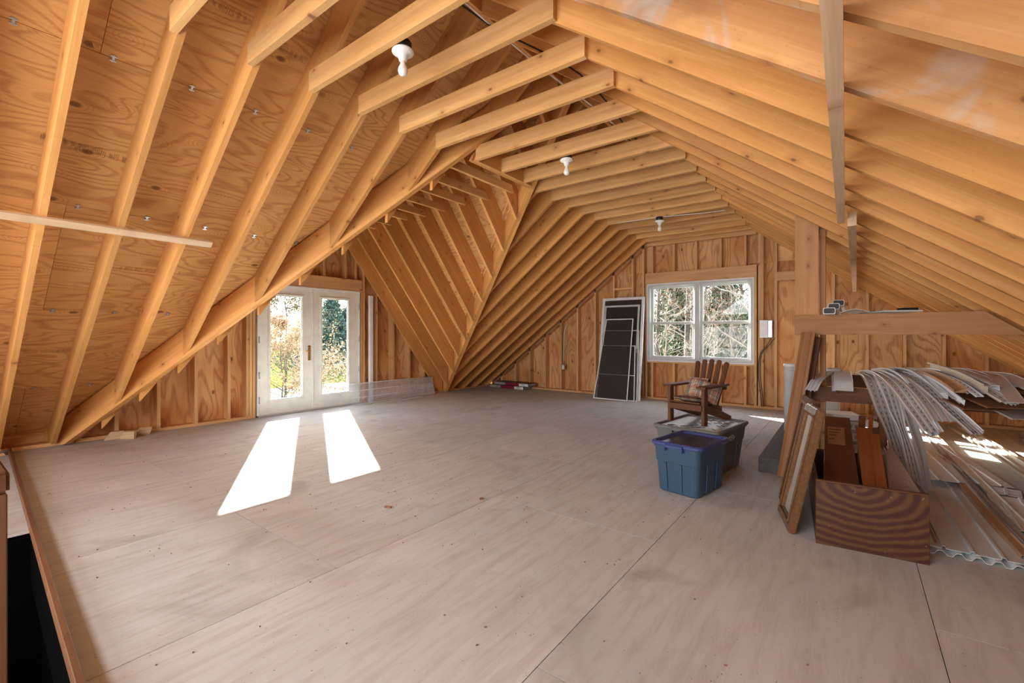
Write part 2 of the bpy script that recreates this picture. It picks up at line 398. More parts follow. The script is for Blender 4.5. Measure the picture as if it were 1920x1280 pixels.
# ------------------------------------------------------------------ ceiling: rafters, ties, ridge, valleys, sheathing
ceil = empty('ceiling', kind='structure', label='exposed orange timber roof framing with plywood sheathing', cat='ceiling')
NV = random.Random(3)
for k in range(-8, 19):
    y = Yk(k); y0 = y+T
    # left rafter
    xs = -7.2
    if YN-.15 < y0 < YF+.15:
        xs = max(xs, min(xval_n(y0) if y0 < YR else xval_f(y0+T), XRG-.05)+.02)
    if xs <= -7.1: poly = [(-7.2, SEAT), (SEAT/SL+X0, SEAT), (XRG-.02, zl(XRG-.02)), (XRG-.02, zl(XRG-.02)+VL), (-7.2, zl(-7.2)+VL)]
    else:
        lo = max(zl(xs), SEAT); poly = [(xs, lo)]
        if zl(xs) < SEAT: poly.append((SEAT/SL+X0, SEAT))
        poly += [(XRG-.02, zl(XRG-.02)), (XRG-.02, zl(XRG-.02)+VL), (xs, zl(xs)+VL)]
    if XRG-.02-xs > .12:
        prism('rafter', [(a, y0, b) for a, b in poly], (0, T, 0), M['rafter'], ceil, (1, 0, SL))
    # right rafter
    xe = 2.83
    poly = [(xe, SEAT), (XE-SEAT/SR, SEAT), (XRG+.02, zr(XRG+.02)), (XRG+.02, zr(XRG+.02)+VR), (xe, zr(xe)+VR)]
    yr = y0 if not k in (6, 7, 8) else y0-T-.01
    prism('rafter', [(a, yr, b) for a, b in poly], (0, T, 0), M['rafter_stained'] if k in (1, 2) else M['rafter'], ceil, (1, 0, -SR))
    # collar tie
    zc = 2.942+NV.uniform(-.004, .004); h = .14
    x_l = -3.08 + NV.uniform(-.01, .01); x_r = -1.318+NV.uniform(-.01, .02)
    ty = y if k not in (6, 7, 8) else y+T-.01
    if k in (6, 7, 8): x_l = -2.965; x_r = -1.2
    cut = lambda x, s: x+s*h/.76
    top = zc+h
    pl = [(x_l, zc), (x_r, zc)]
    # long ends are cut to the slope of the rafters
    xr_top = min(x_r, XE-(top-VR+.02)/SR); 
    zr_top = SR*(XE-x_r)+VR-.01
    if zr_top < top: pl += [(x_r, zr_top), (XE-(top-VR+.01)/SR, top)]
    else: pl += [(x_r, top)]
    zl_top = SL*(x_l-X0)+VL-.01
    if zl_top < top and k not in (6, 7, 8): pl += [(X0+(top-VL+.01)/SL, top), (x_l, zl_top)]
    else: pl += [(x_l, top)]
    prism('collar_tie', [(a, ty, b) for a, b in pl], (0, T, 0), M['tie'], ceil, (1, 0, 0))
wbox('ridge_board', (XRG, (YB+YG)/2, zr(XRG)+VR-.14), (.036, YG-YB, .30), M['rafter'], ceil, 1)
# valley rafters (two plies each)
DV = .30
for s in (-1, 1):
    yv = yval_n if s < 0 else yval_f
    xa, xb = -7.02, XRG-.03
    A = V((xa, yv(xa), 0)); B = V((xb, yv(xb), 0)); d = (B-A).normalized(); nrm = V((-d.y, d.x, 0))
    for j in ((-1, 0) if s < 0 else (0, 1)):
        o = nrm*(T*j)
        zt = lambda x: zl(x)+VL-.01
        poly = [V((A.x, A.y, max(SEAT-.02, zt(xa)-DV)))+o]
        if zt(xa)-DV < SEAT-.02:
            xm = X0+(SEAT-.02+DV-VL+.01)/SL; poly.append(V((xm, yv(xm), SEAT-.02))+o)
        poly += [V((B.x, B.y, zt(xb)-DV))+o, V((B.x, B.y, zt(xb)))+o, V((A.x, A.y, zt(xa)))+o]
        prism('valley_rafter', poly, nrm*T*.985, M['rafter'], ceil, (B-A)+V((0, 0, zt(xb)-zt(xa))))
# header between the valleys at tie height
for j in range(2):
    prism('header', [(-2.962-.038*j, 3.36-.03*j, 2.942), (-2.962-.038*j, 4.34+.02*j, 2.942), (-2.962-.038*j, 4.26, 3.16), (-2.962-.038*j, 3.45, 3.16)], (-.0375, 0, 0), M['rafter'], ceil, (0, 1, 0))
# dormer rafters, both slopes, and its short ties
for j in range(0, 13):
    x = -3.09-.3+.0-.4064*(j-0)+.0
    x = -2.56-.4064*j
    if x < -7.1: break
    for s in (-1, 1):
        zz = zn if s < 0 else zf
        yb = yvn0(x+T) if s < 0 else yvf0(x+T); sh_x = SH(x)
        yb += -s*.03
        lo = max(zz(yb), SEAT)
        poly = [(yb, lo)]
        if zz(yb) < SEAT: poly.append(((YN+SEAT/SD) if s < 0 else (YF-SEAT/SD), SEAT))
        yr_ = YC+s*.02
        if abs(yr_-yb) < .08: continue
        poly += [(yr_, zz(yr_)), (yr_, zz(yr_)+VD), (yb, zz(yb)+VD)]
        prism('dormer_rafter', [(x, a+sh_x, b) for a, b in poly], (T, 0, 0), M['rafter'], ceil, (0, s, -SD))
    if j >= 2:
        z0 = 2.942+NV.uniform(-.01, .01); ya = YN+(z0-VD*.35)/SD+SH(x); yb = YF-(z0-VD*.35)/SD+SH(x)
        prism('dormer_tie', [(x+T, ya, z0), (x+T, yb, z0), (x+T, yb-.05, z0+.089), (x+T, ya+.05, z0+.089)], (T, 0, 0), M['tie'], ceil, (0, 1, 0))
prism('dormer_ridge_board', [(XL-.12, YC-.018, zn(YC)+VD-.31), (XRG, YR-.018, zn(YC)+VD-.31), (XRG, YR-.018, zn(YC)+VD-.01), (XL-.12, YC-.018, zn(YC)+VD-.01)], (0, .036, 0), M['rafter'], ceil, (1, -KS, 0))
# roof sheathing sheets
def sheet(name, corners, clips, nrm, th, mat, parent, grain, mind=.01):
    p = [V(c) for c in corners]
    for f in clips:
        p = clip(p, f)
        if len(p) < 3: return
    if area(p) < mind: return
    prism(name, p, V(nrm).normalized()*th, mat, parent, grain)
cl = 1/math.sqrt(1+SL*SL)
g = .0012
xs_rows = [-7.25, -6.44, -5.475, -4.52, -3.56, -2.60, XRG+.001]
for i in range(len(xs_rows)-1):
    xa, xb = xs_rows[i]+g, xs_rows[i+1]-g
    y = -2.9 + (1.22 if i % 2 else 0)-1.3
    while y < YG+.15:
        ya, yb = max(y+g, YB), min(y+2.44-g, YG+.15); y += 2.44
        if yb-ya < .05: continue
        P = lambda x, yy: (x, yy, zl(x)+VL)
        cs = [P(xa, ya), P(xb, ya), P(xb, yb), P(xa, yb)]
        if yb <= YN-.1 or ya >= YF+.1:
            sheet('sheathing_sheet', cs, [], (-SL, 0, 1), .015, M['sheath'], ceil, (0, 1, 0))
        else:
            sheet('sheathing_sheet', cs, [lambda p: yval_n(p.x)-p.y, lambda p: YR-p.y], (-SL, 0, 1), .015, M['sheath'], ceil, (0, 1, 0))
            sheet('sheathing_sheet', cs, [lambda p: p.y-yval_f(p.x), lambda p: p.y-YR], (-SL, 0, 1), .015, M['sheath'], ceil, (0, 1, 0))
xr_rows = [2.9, 2.0, 1.03, .06, -.91, -1.88, XRG]
for i in range(len(xr_rows)-1):
    xa, xb = xr_rows[i]-g, xr_rows[i+1]+g
    y = -4.2+(1.22 if i % 2 else 0)
    while y < YG+.15:
        ya, yb = max(y+g, YB), min(y+2.44-g, YG+.15); y += 2.44
        if yb-ya < .05: continue
        P = lambda x, yy: (x, yy, zr(x)+VR)
        sheet('sheathing_sheet', [P(xa, ya), P(xb, ya), P(xb, yb), P(xa, yb)], [], (SR, 0, 1), .015, M['sheath'], ceil, (0, 1, 0))
for s in (-1, 1):
    zz = zn if s < 0 else zf
    yy = (lambda q: YN-.05+q) if s < 0 else (lambda q: YF+.05-q)
    r0 = [0, .76, 1.52, 2.28, YC-YN+.05]
    for i in range(4):
        ya, yb = yy(r0[i]+g), yy(r0[i+1]-g)
        x = -7.19+(-1.22 if i % 2 else 0)
        while x < XRG:
            xa, xb = max(x, -7.19)+g, min(x+2.44, XRG)-g; x += 2.44
            if xb-xa < .05: continue
            P = lambda xx, q: (xx, q+SH(xx), zz(q)+VD)
            f = (lambda p: p.y-yval_n(p.x)) if s < 0 else (lambda p: yval_f(p.x)-p.y)
            sheet('sheathing_sheet', [P(xa, ya), P(xb, ya), P(xb, yb), P(xa, yb)], [f], (0, s*SD, 1), .015, M['sheath'], ceil, (1, 0, 0))
# outer roof skin
t_ = M['sheath']
def skin(poly, n): prism('roof_covering', [V(p)+V(n).normalized()*.018 for p in poly], V(n).normalized()*.02, t_, ceil)
PL = lambda x, y: (x, y, zl(x)+VL)
xt = XRG
skin([PL(-7.25, YB), PL(xt, YB), PL(xt, YR), PL(-2.25, YR), PL(-7.25, yval_n(-7.25))], (-SL, 0, 1))
skin([PL(-7.25, YG+.2), PL(xt, YG+.2), PL(xt, YR), PL(-2.25, YR), PL(-7.25, yval_f(-7.25))], (-SL, 0, 1))
PR = lambda x, y: (x, y, zr(x)+VR)
skin([PR(2.95, YB), PR(XRG-.02, YB), PR(XRG-.02, YG+.2), PR(2.95, YG+.2)], (SR, 0, 1))
skin([(-7.2, yval_n(-7.2), zn(yvn0(-7.2))+VD), (-7.2, YC, zn(YC)+VD), (XRG, YR, zn(YC)+VD)], (0, -SD, 1))
skin([(-7.2, yval_f(-7.2), zf(yvf0(-7.2))+VD), (-7.2, YC, zn(YC)+VD), (XRG, YR, zn(YC)+VD)], (0, SD, 1))
# strongback strips nailed under the rafters
def strip(a, b, w, h, name='strongback', mat=None):
    a, b = V(a), V(b); d = (b-a).normalized(); u = d.cross(V((0, 0, 1))).normalized()*w/2
    return prism(name, [a-u, b-u, b-u+V((0, 0, h)), a-u+V((0, 0, h))], u*2, mat or M['pale'], ceil, d)
strip((-.02, -.6, zr(-.02)-.089), (-.055, 3.55, zr(-.055)-.089), .04, .088)
strip((.0, 3.45, zr(.0)-.089), (.03, 8.4, zr(.03)-.089), .045, .088)
# left strip lies flat against the rafters
a = V((-4.37, -1.2, zl(-4.37))); e = V((1, 0, SL)).normalized(); nn = V((SL, 0, -1)).normalized()
prism('ledger_strip', [a, a+e*.062, a+e*.062+nn*.02, a+nn*.02], (0, 2.74, 0), M['pale'], ceil, (0, 1, 0))
# eave plates (right side and left before / after the dormer)
wbox('sole_plate', (2.72, (YB+YG)/2, .019), (.14, YG-YB, .037), M['stud'], ceil, 1)
# panel clips on the left slope seams
clip_me = None
for si, x in enumerate((-3.56, -4.52, -5.475, -6.44)):
    for k in range(-2, 9):
        y = Yk(k)+T*1.5+PK/2
        if y > (yval_n(x)-.05) and y < yval_f(x)+.1: continue
        c = V((x, y, zl(x)+VL)); Mx = Matrix((e, V((0, 1, 0)), -nn)).transposed().to_4x4(); Mx.translation = c
        if clip_me is None:
            o = MB().box((0, 0, -.004), (.045, .012, .004)).box((-.014, 0, -.006), (.008, .032, .005)).box((.014, 0, -.006), (.008, .032, .005)).build('panel_clip', M['steel'], None)
            clip_me = o.data; o.matrix_world = Mx; o.parent = ceil
        else:
            o = bpy.data.objects.new('panel_clip', clip_me); S.collection.objects.link(o); o.matrix_world = Mx; o.parent = ceil
# faint ink stamps on the sheathing (boxes and bars, no readable words in the photograph)
M['ink'] = plain('ink', (.24, .115, .05), .8)
def stamp(xc, ys, rnd):
    mb = MB(); y = ys
    def bar(u, v, w, h):   # u along y, v along slope
        c = V((xc, y+u, zl(xc)+VL))+e*v+nn*.0012
        R = Matrix((V((0, 1, 0)), e, nn)).transposed()
        mb.box(c, (w, h, .001), R=R)
    for q in range(9):
        u = q*.035
        kind = rnd.random()
        if kind < .4:
            for d_ in range(4): bar(u+d_*.005, rnd.uniform(-.005, .005), .0014, rnd.uniform(.02, .05))
        else:
            w, h = .022, .045
            bar(u, h/2, w, .0015); bar(u, -h/2, w, .0015); bar(u-w/2, 0, .0015, h); bar(u+w/2, 0, .0015, h)
            bar(u, 0, .008, .0015); bar(u, .008, .0015, .016)
    mb.build('ink_stamp', M['ink'], ceil)
rs = random.Random(5)
for xc, ys in [(-4.12, .02), (-4.1, .5), (-4.12, .66), (-5.0, 1.08), (-5.0, 1.5), (-3.1, 1.0), (-5.95, .62), (-5.95, .15), (-3.15, 1.5)]: stamp(xc, ys, rs)

# ------------------------------------------------------------------ far gable wall
wf = empty('wall_far', kind='structure', label='far gable wall of studs and swirling plywood', cat='wall')
WX0, WX1, WZ0, WZ1 = -3.125, -1.334, .744, 2.173
gable_clips = [lambda p: zl(p.x)+VL-p.z, lambda p: zr(p.x)+VR-p.z]
def gpanel(x0, x1, z0, z1):
    sheet('plywood_panel', [(x0+g, YG+.14, z0), (x1-g, YG+.14, z0), (x1-g, YG+.14, z1), (x0+g, YG+.14, z1)], gable_clips, (0, 1, 0), .015, M['wallply'], wf, (0, 0, 1))
pxs = [-7.2, -6.28, -5.05, -3.83, -3.1, -2.62, -1.40, -1.0, -.21, 1.02, 2.24, 2.9]
for i in range(len(pxs)-1):
    a_, b_ = pxs[i], pxs[i+1]
    if b_ <= WX0+.03 or a_ >= WX1-.08:
        gpanel(a_, b_, 0, 2.44-g); gpanel(a_, b_, 2.44+g, 4)
    else:
        gpanel(a_, b_, 0, WZ0); gpanel(a_, b_, WZ1, 4)
def stud(x, z0, z1=None, w=T, name='stud'):
    p = [V((x-w/2, YG, z0)), V((x+w/2, YG, z0)), V((x+w/2, YG, 5)), V((x-w/2, YG, 5))]
    if z1 is not None: p = clip(p, lambda q: z1-q.z)
    p = clip(p, lambda q: zl(q.x)+.1-q.z); p = clip(p, lambda q: zr(q.x)+.1-q.z)
    if len(p) > 2 and area(p) > .001: prism(name, p, (0, .139, 0), M['stud'], wf, (0, 0, 1))
wbox('bottom_plate', ((-7.0+2.75)/2, YG+.07, .019), (9.7, .14, .038), M['stud'], wf, 0)
for x in (-6.7, -6.3, -5.89, -5.47, -5.07, -4.66, -4.25, -3.84, -3.44): stud(x, .038)
for x in (-3.225, ): stud(x, .038)
stud(-3.165, .038, 2.28)
for x in (-1.295,): stud(x, .038, 2.28)
for x in (-1.235, -1.195): stud(x, .038)
for x in (-1.0, -.62, -.23, .18, .6, 1.01, 1.42, 1.83, 2.24): stud(x, .038)
for x in (-3.05, -2.645, -2.25, -1.84, -1.45): stud(x, 2.40)
for x in (-3.05, -2.645, -2.25, -1.84, -1.45): stud(x, .038, WZ0-.05)
wbox('window_header', ((WX0+WX1)/2, YG+.05, 2.292), (WX1-WX0+.12, .115, .215), M['stud'], wf, 0)
wbox('rough_sill', ((WX0+WX1)/2, YG+.07, WZ0-.032), (WX1-WX0+.06, .139, .038), M['stud'], wf, 0)
# rake plates
def rake(xa, xb, fz, name='top_plate'):
    pa, pb = V((xa, YG, fz(xa)+.04)), V((xb, YG, fz(xb)+.04))
    prism(name, [pa, pb, pb+V((0, 0, .095)), pa+V((0, 0, .095))], (0, .139, 0), M['stud'], wf, pb-pa)
rake(-7.0, -3.1, zl); rake(2.6, -1.25, zr)
wbox('gable_tie', ((-3.1-1.3)/2, YG-.04, 2.95), (1.85, .038, .09), M['tie'], wf, 0)
wbox('blocking', (-.83, YG+.03, 2.18), (.38, .05, .14), M['stud'], wf, 0)
wbox('blocking', (-3.64, YG+.03, 2.14), (.36, .05, .038), M['stud'], wf, 0)

for (a_, b_, z0, z1) in ((-7.25, WX0-.01, 0, 4), (WX1+.01, 2.9, 0, 4), (WX0-.01, WX1+.01, 0, WZ0), (WX0-.01, WX1+.01, WZ1-.01, 4)):
    sheet('outer_siding', [(a_, YG+.157, z0), (b_, YG+.157, z0), (b_, YG+.157, z1), (a_, YG+.157, z1)], gable_clips, (0, 1, 0), .012, M['wallply'], wf, (1, 0, 0))
# window_1
wn_ = empty('window_1', (0, 0, 0), kind='structure', label='white vinyl twin double-hung window in the far gable', cat='window')
yf = YG-.012
def frame(name, x0, x1, z0, z1, w, y, d, mat, parent, bevel=.003):
    mb = MB()
    mb.box(((x0+x1)/2, y+d/2, z1-w/2), (x1-x0, d, w)); mb.box(((x0+x1)/2, y+d/2, z0+w/2), (x1-x0, d, w))
    mb.box((x0+w/2, y+d/2, (z0+z1)/2), (w, d, z1-z0-2*w)); mb.box((x1-w/2, y+d/2, (z0+z1)/2), (w, d, z1-z0-2*w))
    return mb.build(name, mat, parent, bevel=bevel)
frame('window_frame', WX0, WX1, WZ0, WZ1, .035, yf, .15, M['winwhite'], wn_)
frame('nailing_trim', WX0-.022, WX1+.022, WZ0-.022, WZ1+.022, .022, YG-.016, .02, M['vinylwhite'], wn_)
xm = (WX0+WX1)/2; zm = 1.445
wbox('mullion', (xm, yf+.075, (WZ0+WZ1)/2), (.085, .15, WZ1-WZ0-.07), M['winwhite'], wn_, bevel=.004)
for (a_, b_) in ((WX0+.035, xm-.042), (xm+.042, WX1-.035)):
    up_ = frame('upper_sash', a_, b_, zm-.015, WZ1-.035, .042, yf+.085, .035, M['winwhite'], wn_)
    wbox('pane', ((a_+b_)/2, yf+.10, (zm+WZ1-.035)/2), (b_-a_-.07, .004, WZ1-zm-.1), M['glass'], up_)
    lo_ = frame('lower_sash', a_, b_, WZ0+.035, zm+.02, .048, yf+.045, .035, M['winwhite'], wn_)
    wbox('pane', ((a_+b_)/2, yf+.062, (zm+WZ0+.05)/2), (b_-a_-.08, .004, zm-WZ0-.1), M['glass'], lo_)
    wbox('sash_lock', ((a_+b_)/2, yf+.04, zm+.026), (.06, .03, .014), M['vinylwhite'], lo_, bevel=.003)
# ------------------------------------------------------------------ left wall (dormer gable and eave)
wl_ = empty('wall_left', kind='structure', label='left eave and dormer gable wall of bare studs', cat='wall')
DY0, DY1, DZ1 = 3.085, 4.83, 1.995
def lclips(): return [lambda p: zn(p.y)+VD-p.z, lambda p: zf(p.y)+VD-p.z]
lp = [.9, 1.9, 3.09, 4.83, 5.58, 6.9]
for i in range(len(lp)-1):
    a_, b_ = lp[i], lp[i+1]
    for (z0, z1) in ((0, 2.44-g), (2.44+g, 4)):
        if DY0-.01 <= a_ < DY1-.01: z0 = max(z0, DZ1+.02)
        if z0 >= z1: continue
        sheet('plywood_panel', [(XL-.14, a_+g, z0), (XL-.14, b_-g, z0), (XL-.14, b_-g, z1), (XL-.14, a_+g, z1)], lclips(), (-1, 0, 0), .015, M['wallply'], wl_, (0, 0, 1))
def lstud(y, z0, z1=None, w=T, mat='stud'):
    p = [V((XL, y-w/2, z0)), V((XL, y+w/2, z0)), V((XL, y+w/2, 5)), V((XL, y-w/2, 5))]
    if z1 is not None: p = clip(p, lambda q: z1-q.z)
    p = clip(p, lambda q: zn(q.y)+.2-q.z); p = clip(p, lambda q: zf(q.y)+.2-q.z)
    if len(p) > 2 and area(p) > .001: prism('stud', p, (-.139, 0, 0), M[mat], wl_, (0, 0, 1))
for y in (1.49, 1.9, 2.31, 2.71, 2.955): lstud(y, .038)
lstud(3.0, .038); lstud(3.045, 0, 2.01)
lstud(4.865, 0, 2.01); lstud(4.915, .038)
for y in (5.19, 5.575, 5.97, 6.36): lstud(y, .038)
for y in (3.35, 3.75, 4.15, 4.55, 4.75): lstud(y, 2.21)
wbox('door_header', (XL-.05, (DY0+DY1)/2, 2.096), (.1, DY1-DY0+.1, .205), M['stud'], wl_, 1)
for a_, b_ in ((YB, 3.06), (4.85, YG)):
    wbox('bottom_plate', (XL-.07, (a_+b_)/2, .019), (.139, b_-a_, .038), M['stud'], wl_, 1)
for s in (-1, 1):
    zz = zn if s < 0 else zf
    ya, yb = (YN-.08, YC) if s < 0 else (YF+.08, YC)
    pa, pb = V((XL, ya, zz(ya)+.16)), V((XL, yb, zz(yb)+.16))
    prism('rake_plate', [pa, pb, pb+V((0, 0, .14)), pa+V((0, 0, .14))], (-.139, 0, 0), M['stud'], wl_, pb-pa)
for (a_, b_, z0, z1) in ((.9, DY0+.01, 0, 4), (DY1-.01, 6.95, 0, 4), (DY0+.01, DY1-.01, DZ1, 4)):
    sheet('outer_siding', [(XL-.157, a_, z0), (XL-.157, b_, z0), (XL-.157, b_, z1), (XL-.157, a_, z1)], lclips(), (-1, 0, 0), .012, M['wallply'], wl_, (0, 1, 0))
# door_1: pair of french doors
dr = empty('door_1', kind='structure', label='pair of white french doors with full glass lights', cat='door')
xw = XL
def yframe(name, y0, y1, z0, z1, w, x, d, mat, parent, wb=None, wt=None, bevel=.004):
    wb = wb or w; wt = wt or w; mb = MB()
    mb.box((x-d/2, (y0+y1)/2, z1-wt/2), (d, y1-y0, wt)); mb.box((x-d/2, (y0+y1)/2, z0+wb/2), (d, y1-y0, wb))
    mb.box((x-d/2, y0+w/2, (z0+wb+z1-wt)/2), (d, w, z1-z0-wt-wb)); mb.box((x-d/2, y1-w/2, (z0+wb+z1-wt)/2), (d, w, z1-z0-wt-wb))
    return mb.build(name, mat, parent, bevel=bevel)
yframe('door_frame', DY0, DY1, 0, DZ1, .028, xw+.012, .16, M['white'], dr, wb=.03)
ymid = 3.945
leaf_rows = [(DY0+.028, ymid-.004, 3.27, 3.77), (ymid+.004, DY1-.028, 4.105, 4.60)]
for i, (a_, b_, ga, gb) in enumerate(leaf_rows):
    mb = MB(); x0 = xw-.004; th = .045; zb, ztp = .03, DZ1-.03; g0, g1 = .235, 1.83
    gb = min(gb, b_-.12)
    mb.box((x0-th/2, (a_+ga)/2, (zb+ztp)/2), (th, ga-a_, ztp-zb)); mb.box((x0-th/2, (b_+gb)/2, (zb+ztp)/2), (th, b_-gb, ztp-zb))
    mb.box((x0-th/2, (ga+gb)/2, (zb+g0)/2), (th, gb-ga, g0-zb)); mb.box((x0-th/2, (ga+gb)/2, (ztp+g1)/2), (th, gb-ga, ztp-g1))
    lf = mb.build('door_leaf', M['white'], dr)
    yframe('glazing_bead', ga-.03, gb+.03, g0-.03, g1+.03, .03, x0+.012, .02, M['white'], lf, bevel=.006)
    yframe('inner_bead', ga, gb, g0, g1, .012, x0+.004, .03, M['white'], lf, bevel=.003)
    wbox('glass_light', (x0-.022, (ga+gb)/2, (g0+g1)/2), (.006, gb-ga-.006, g1-g0-.006), M['glass'], lf)
    if i == 0:
        h = MB(); hy = ymid-.055; hz = .93
        h.lathe([(0, 0), (.024, 0), (.026, .006), (.02, .012), (0, .012)], (x0, hy, hz+.10), 16, Matrix.Rotation(math.pi/2, 3, 'Y'))
        h.box((x0+.004, hy, hz-.02), (.008, .042, .20)); h.tube([(x0, hy, hz+.03), (x0+.045, hy, hz+.03), (x0+.05, hy-.09, hz+.035)], .009, 8)
        h.build('door_handle', M['brass'], lf, bevel=0)
    for hz in (.25, .62, 1.15, 1.72):
        hy = DY0+.024 if i == 0 else DY1-.024
        MB().box((xw+.014, hy, hz), (.008, .02, .1)).tube([(xw+.02, hy, hz-.05), (xw+.02, hy, hz+.05)], .006, 8).build('hinge', M['steel'], lf)
wbox('astragal', (xw+.006, ymid, 1.0), (.02, .03, 1.92), M['white'], dr, bevel=.004)
wbox('threshold', (xw-.03, (DY0+DY1)/2, .012), (.17, DY1-DY0, .024), M['steel'], dr, bevel=.004)
#@@REST@@
# eave blocking that closes the gap under the left roof edge
for a_, b_ in ((YB, 1.0), (6.95, YG)):
    wbox('eave_blocking', (-7.19, (a_+b_)/2, .09), (.03, b_-a_, .2), M['sheath'], wl_, 1)
# rear gable behind the viewer
wr_ = empty('wall_rear', kind='structure', label='plywood gable wall behind the viewer', cat='wall')
prism('plywood_panel', [(-7.25, YB, 0), (2.9, YB, 0), (2.9, YB, zr(2.9)+VR), (XRG, YB, zr(XRG)+VR), (-7.25, YB, zl(-7.25)+VL)], (0, -.015, 0), M['wallply'], wr_, (0, 0, 1))
# ------------------------------------------------------------------ more helpers
def cr(pts, n=6):
    P = [V(p) for p in pts]; P = [P[0]*2-P[1]]+P+[P[-1]*2-P[-2]]; out = []
    for i in range(1, len(P)-2):
        for j in range(n):
            t_ = j/n; a, b, c, d = P[i-1:i+3]
            out.append(.5*((2*b)+(c-a)*t_+(2*a-5*b+4*c-d)*t_*t_+(3*b-a-3*c+d)*t_**3))
    out.append(P[-2]); return out
def rrect(w, d, r, z, n=5, cx=0, cy=0):
    out = []
    for qx, qy, a0 in ((1, 1, 0), (-1, 1, 90), (-1, -1, 180), (1, -1, 270)):
        for i in range(n+1):
            a = math.radians(a0+90*i/n); out.append(V((cx+qx*(w/2-r)+r*math.cos(a), cy+qy*(d/2-r)+r*math.sin(a), z)))
    return out
def loft(mb, rings, cap0=True, cap1=True, smooth=False):
    n = len(rings[0]); vs = [p for r_ in rings for p in r_]; fs = []
    for i in range(len(rings)-1):
        for k in range(n): k2 = (k+1) % n; fs.append((i*n+k, i*n+k2, (i+1)*n+k2, (i+1)*n+k))
    if cap0: fs.append(list(range(n))[::-1])
    if cap1: fs.append([(len(rings)-1)*n+k for k in range(n)])
    return mb.add(vs, fs, smooth)
def thing(name, label, cat, loc=(0, 0, 0), rz=0, group=None):
    return empty(name, loc, rz, label, cat, group)
def part(mb, name, mat, root, bevel=0, bseg=1, grain=None, side=None, org=None):
    """mesh given in the root's own coordinates"""
    o = mb.build(name, mat, None, grain, side, org, bevel, bseg); o.parent = root; return o
def solo(o, label, cat, group=None, kind=None): return tag(o, label, cat, group, kind)

# ------------------------------------------------------------------ ceiling lamps and their wiring
def lamp(x, y, z, label, boxz=0.05):
    r = thing('ceiling_lamp', label, 'lamp', (x, y, z))
    part(MB().lathe([(.0, .0), (.052, 0), (.052, boxz), (0, boxz)], (0, 0, .0), 8), 'junction_box', M['black'], r)
    part(MB().lathe([(0, 0), (.062, 0), (.066, -.006), (.066, -.014), (.05, -.026), (.03, -.034), (.024, -.062), (.02, -.066), (0, -.066)], (0, 0, 0), 24), 'porcelain_base', M['porcelain'], r)
    b = part(MB().lathe([(0, -.06), (.014, -.06), (.015, -.078), (.018, -.088), (.026, -.105), (.030, -.122), (.027, -.140), (.016, -.152), (0, -.155)], (0, 0, 0), 20), 'light_bulb', M['bulb'], r)
    return r
lamp(-2.18, 1.80, 2.945, 'white porcelain lamp with bare bulb nearest the viewer, largest of three')
lamp(-2.23, 3.86, 2.935, 'white porcelain lamp with bare bulb above the dormer opening, middle one')
lamp(-2.24, 6.56, 2.885, 'small bare-bulb lamp under its black box nearest the far gable')
def wire(name, pts, r, mat, label, cat='wire', n=5):
    return solo(MB().tube(cr(pts, n), r, 6).build(name, mat), label, cat)
wire('electrical_cable', [(-2.85, 6.46, 2.93), (-2.6, 6.5, 2.925), (-2.3, 6.55, 2.935), (-2.0, 6.6, 2.93), (-1.6, 6.72, 2.935), (-1.4, 6.75, 2.94)], .005, M['cable_white'], 'thin white cable running under the ties to the farthest lamp', 'cable')
wire('electrical_cable', [(-1.78, -1.2, 3.12), (-1.83, .4, 3.16), (-1.74, 1.5, 3.09), (-1.8, 2.6, 3.15), (-1.7, 3.6, 3.1), (-1.72, 5.2, 3.12)], .006, M['cable_white'], 'white cable lying loosely over the collar ties', 'cable')
wire('electrical_cable', [(-1.7, -1.2, 3.1), (-1.66, .6, 3.2), (-1.8, 1.9, 3.12), (-1.62, 3.0, 3.16), (-1.66, 4.2, 3.1)], .006, M['black'], 'black cable lying over the collar ties beside the white one', 'cable')
# ------------------------------------------------------------------ left foreground: stair opening curb and guard rail
c_ = thing('stair_curb', 'long two-by-four curb on edge beside the dark stair opening', 'curb')
part(MB().prism([(-1.7, .311, 0), (-6.95, .61, 0), (-6.95, .61, .06), (-1.7, .311, .06)], (.001, .024, 0)), 'curb_board', M['railwood'], c_, .003, grain=(-1, .05, 0), side=(0, 1, 0))
gr = thing('stair_guard', 'cut off wooden stair guard post and rail at the left frame edge', 'railing')
part(MB().box((-1.965, .126, .28), (.038, .089, .96)), 'post', M['railwood'], gr, .003, grain=(0, 0, 1), side=(1, 0, 0))
part(MB().box((-2.93, .131, .792), (1.96, .089, .063)), 'rail', M['railwood'], gr, .008, 2, grain=(1, 0, 0), side=(0, 0, 1))
part(MB().box((-4.1, .05, .37), (.038, .089, .76)), 'post', M['railwood'], gr, .003, grain=(0, 0, 1), side=(1, 0, 0))
o = MB().prism([(-6.9, .50, 0), (-6.9, .59, 0), (-7.0, .25, .62), (-7.0, .16, .62)], (.036, 0, 0)).build('loose_stud', M['stud'], None, (0, -.34, .62), (1, 0, 0), bevel=.002)
solo(o, 'short pale board leaning at the left eave above the curb end', 'board')
o = MB().tube([(-6.86, .30, .02), (-6.86, .62, .045)], .012, 8).build('metal_rod', M['steel'])
solo(o, 'small metal rod across the far end of the stair curb', 'rod')
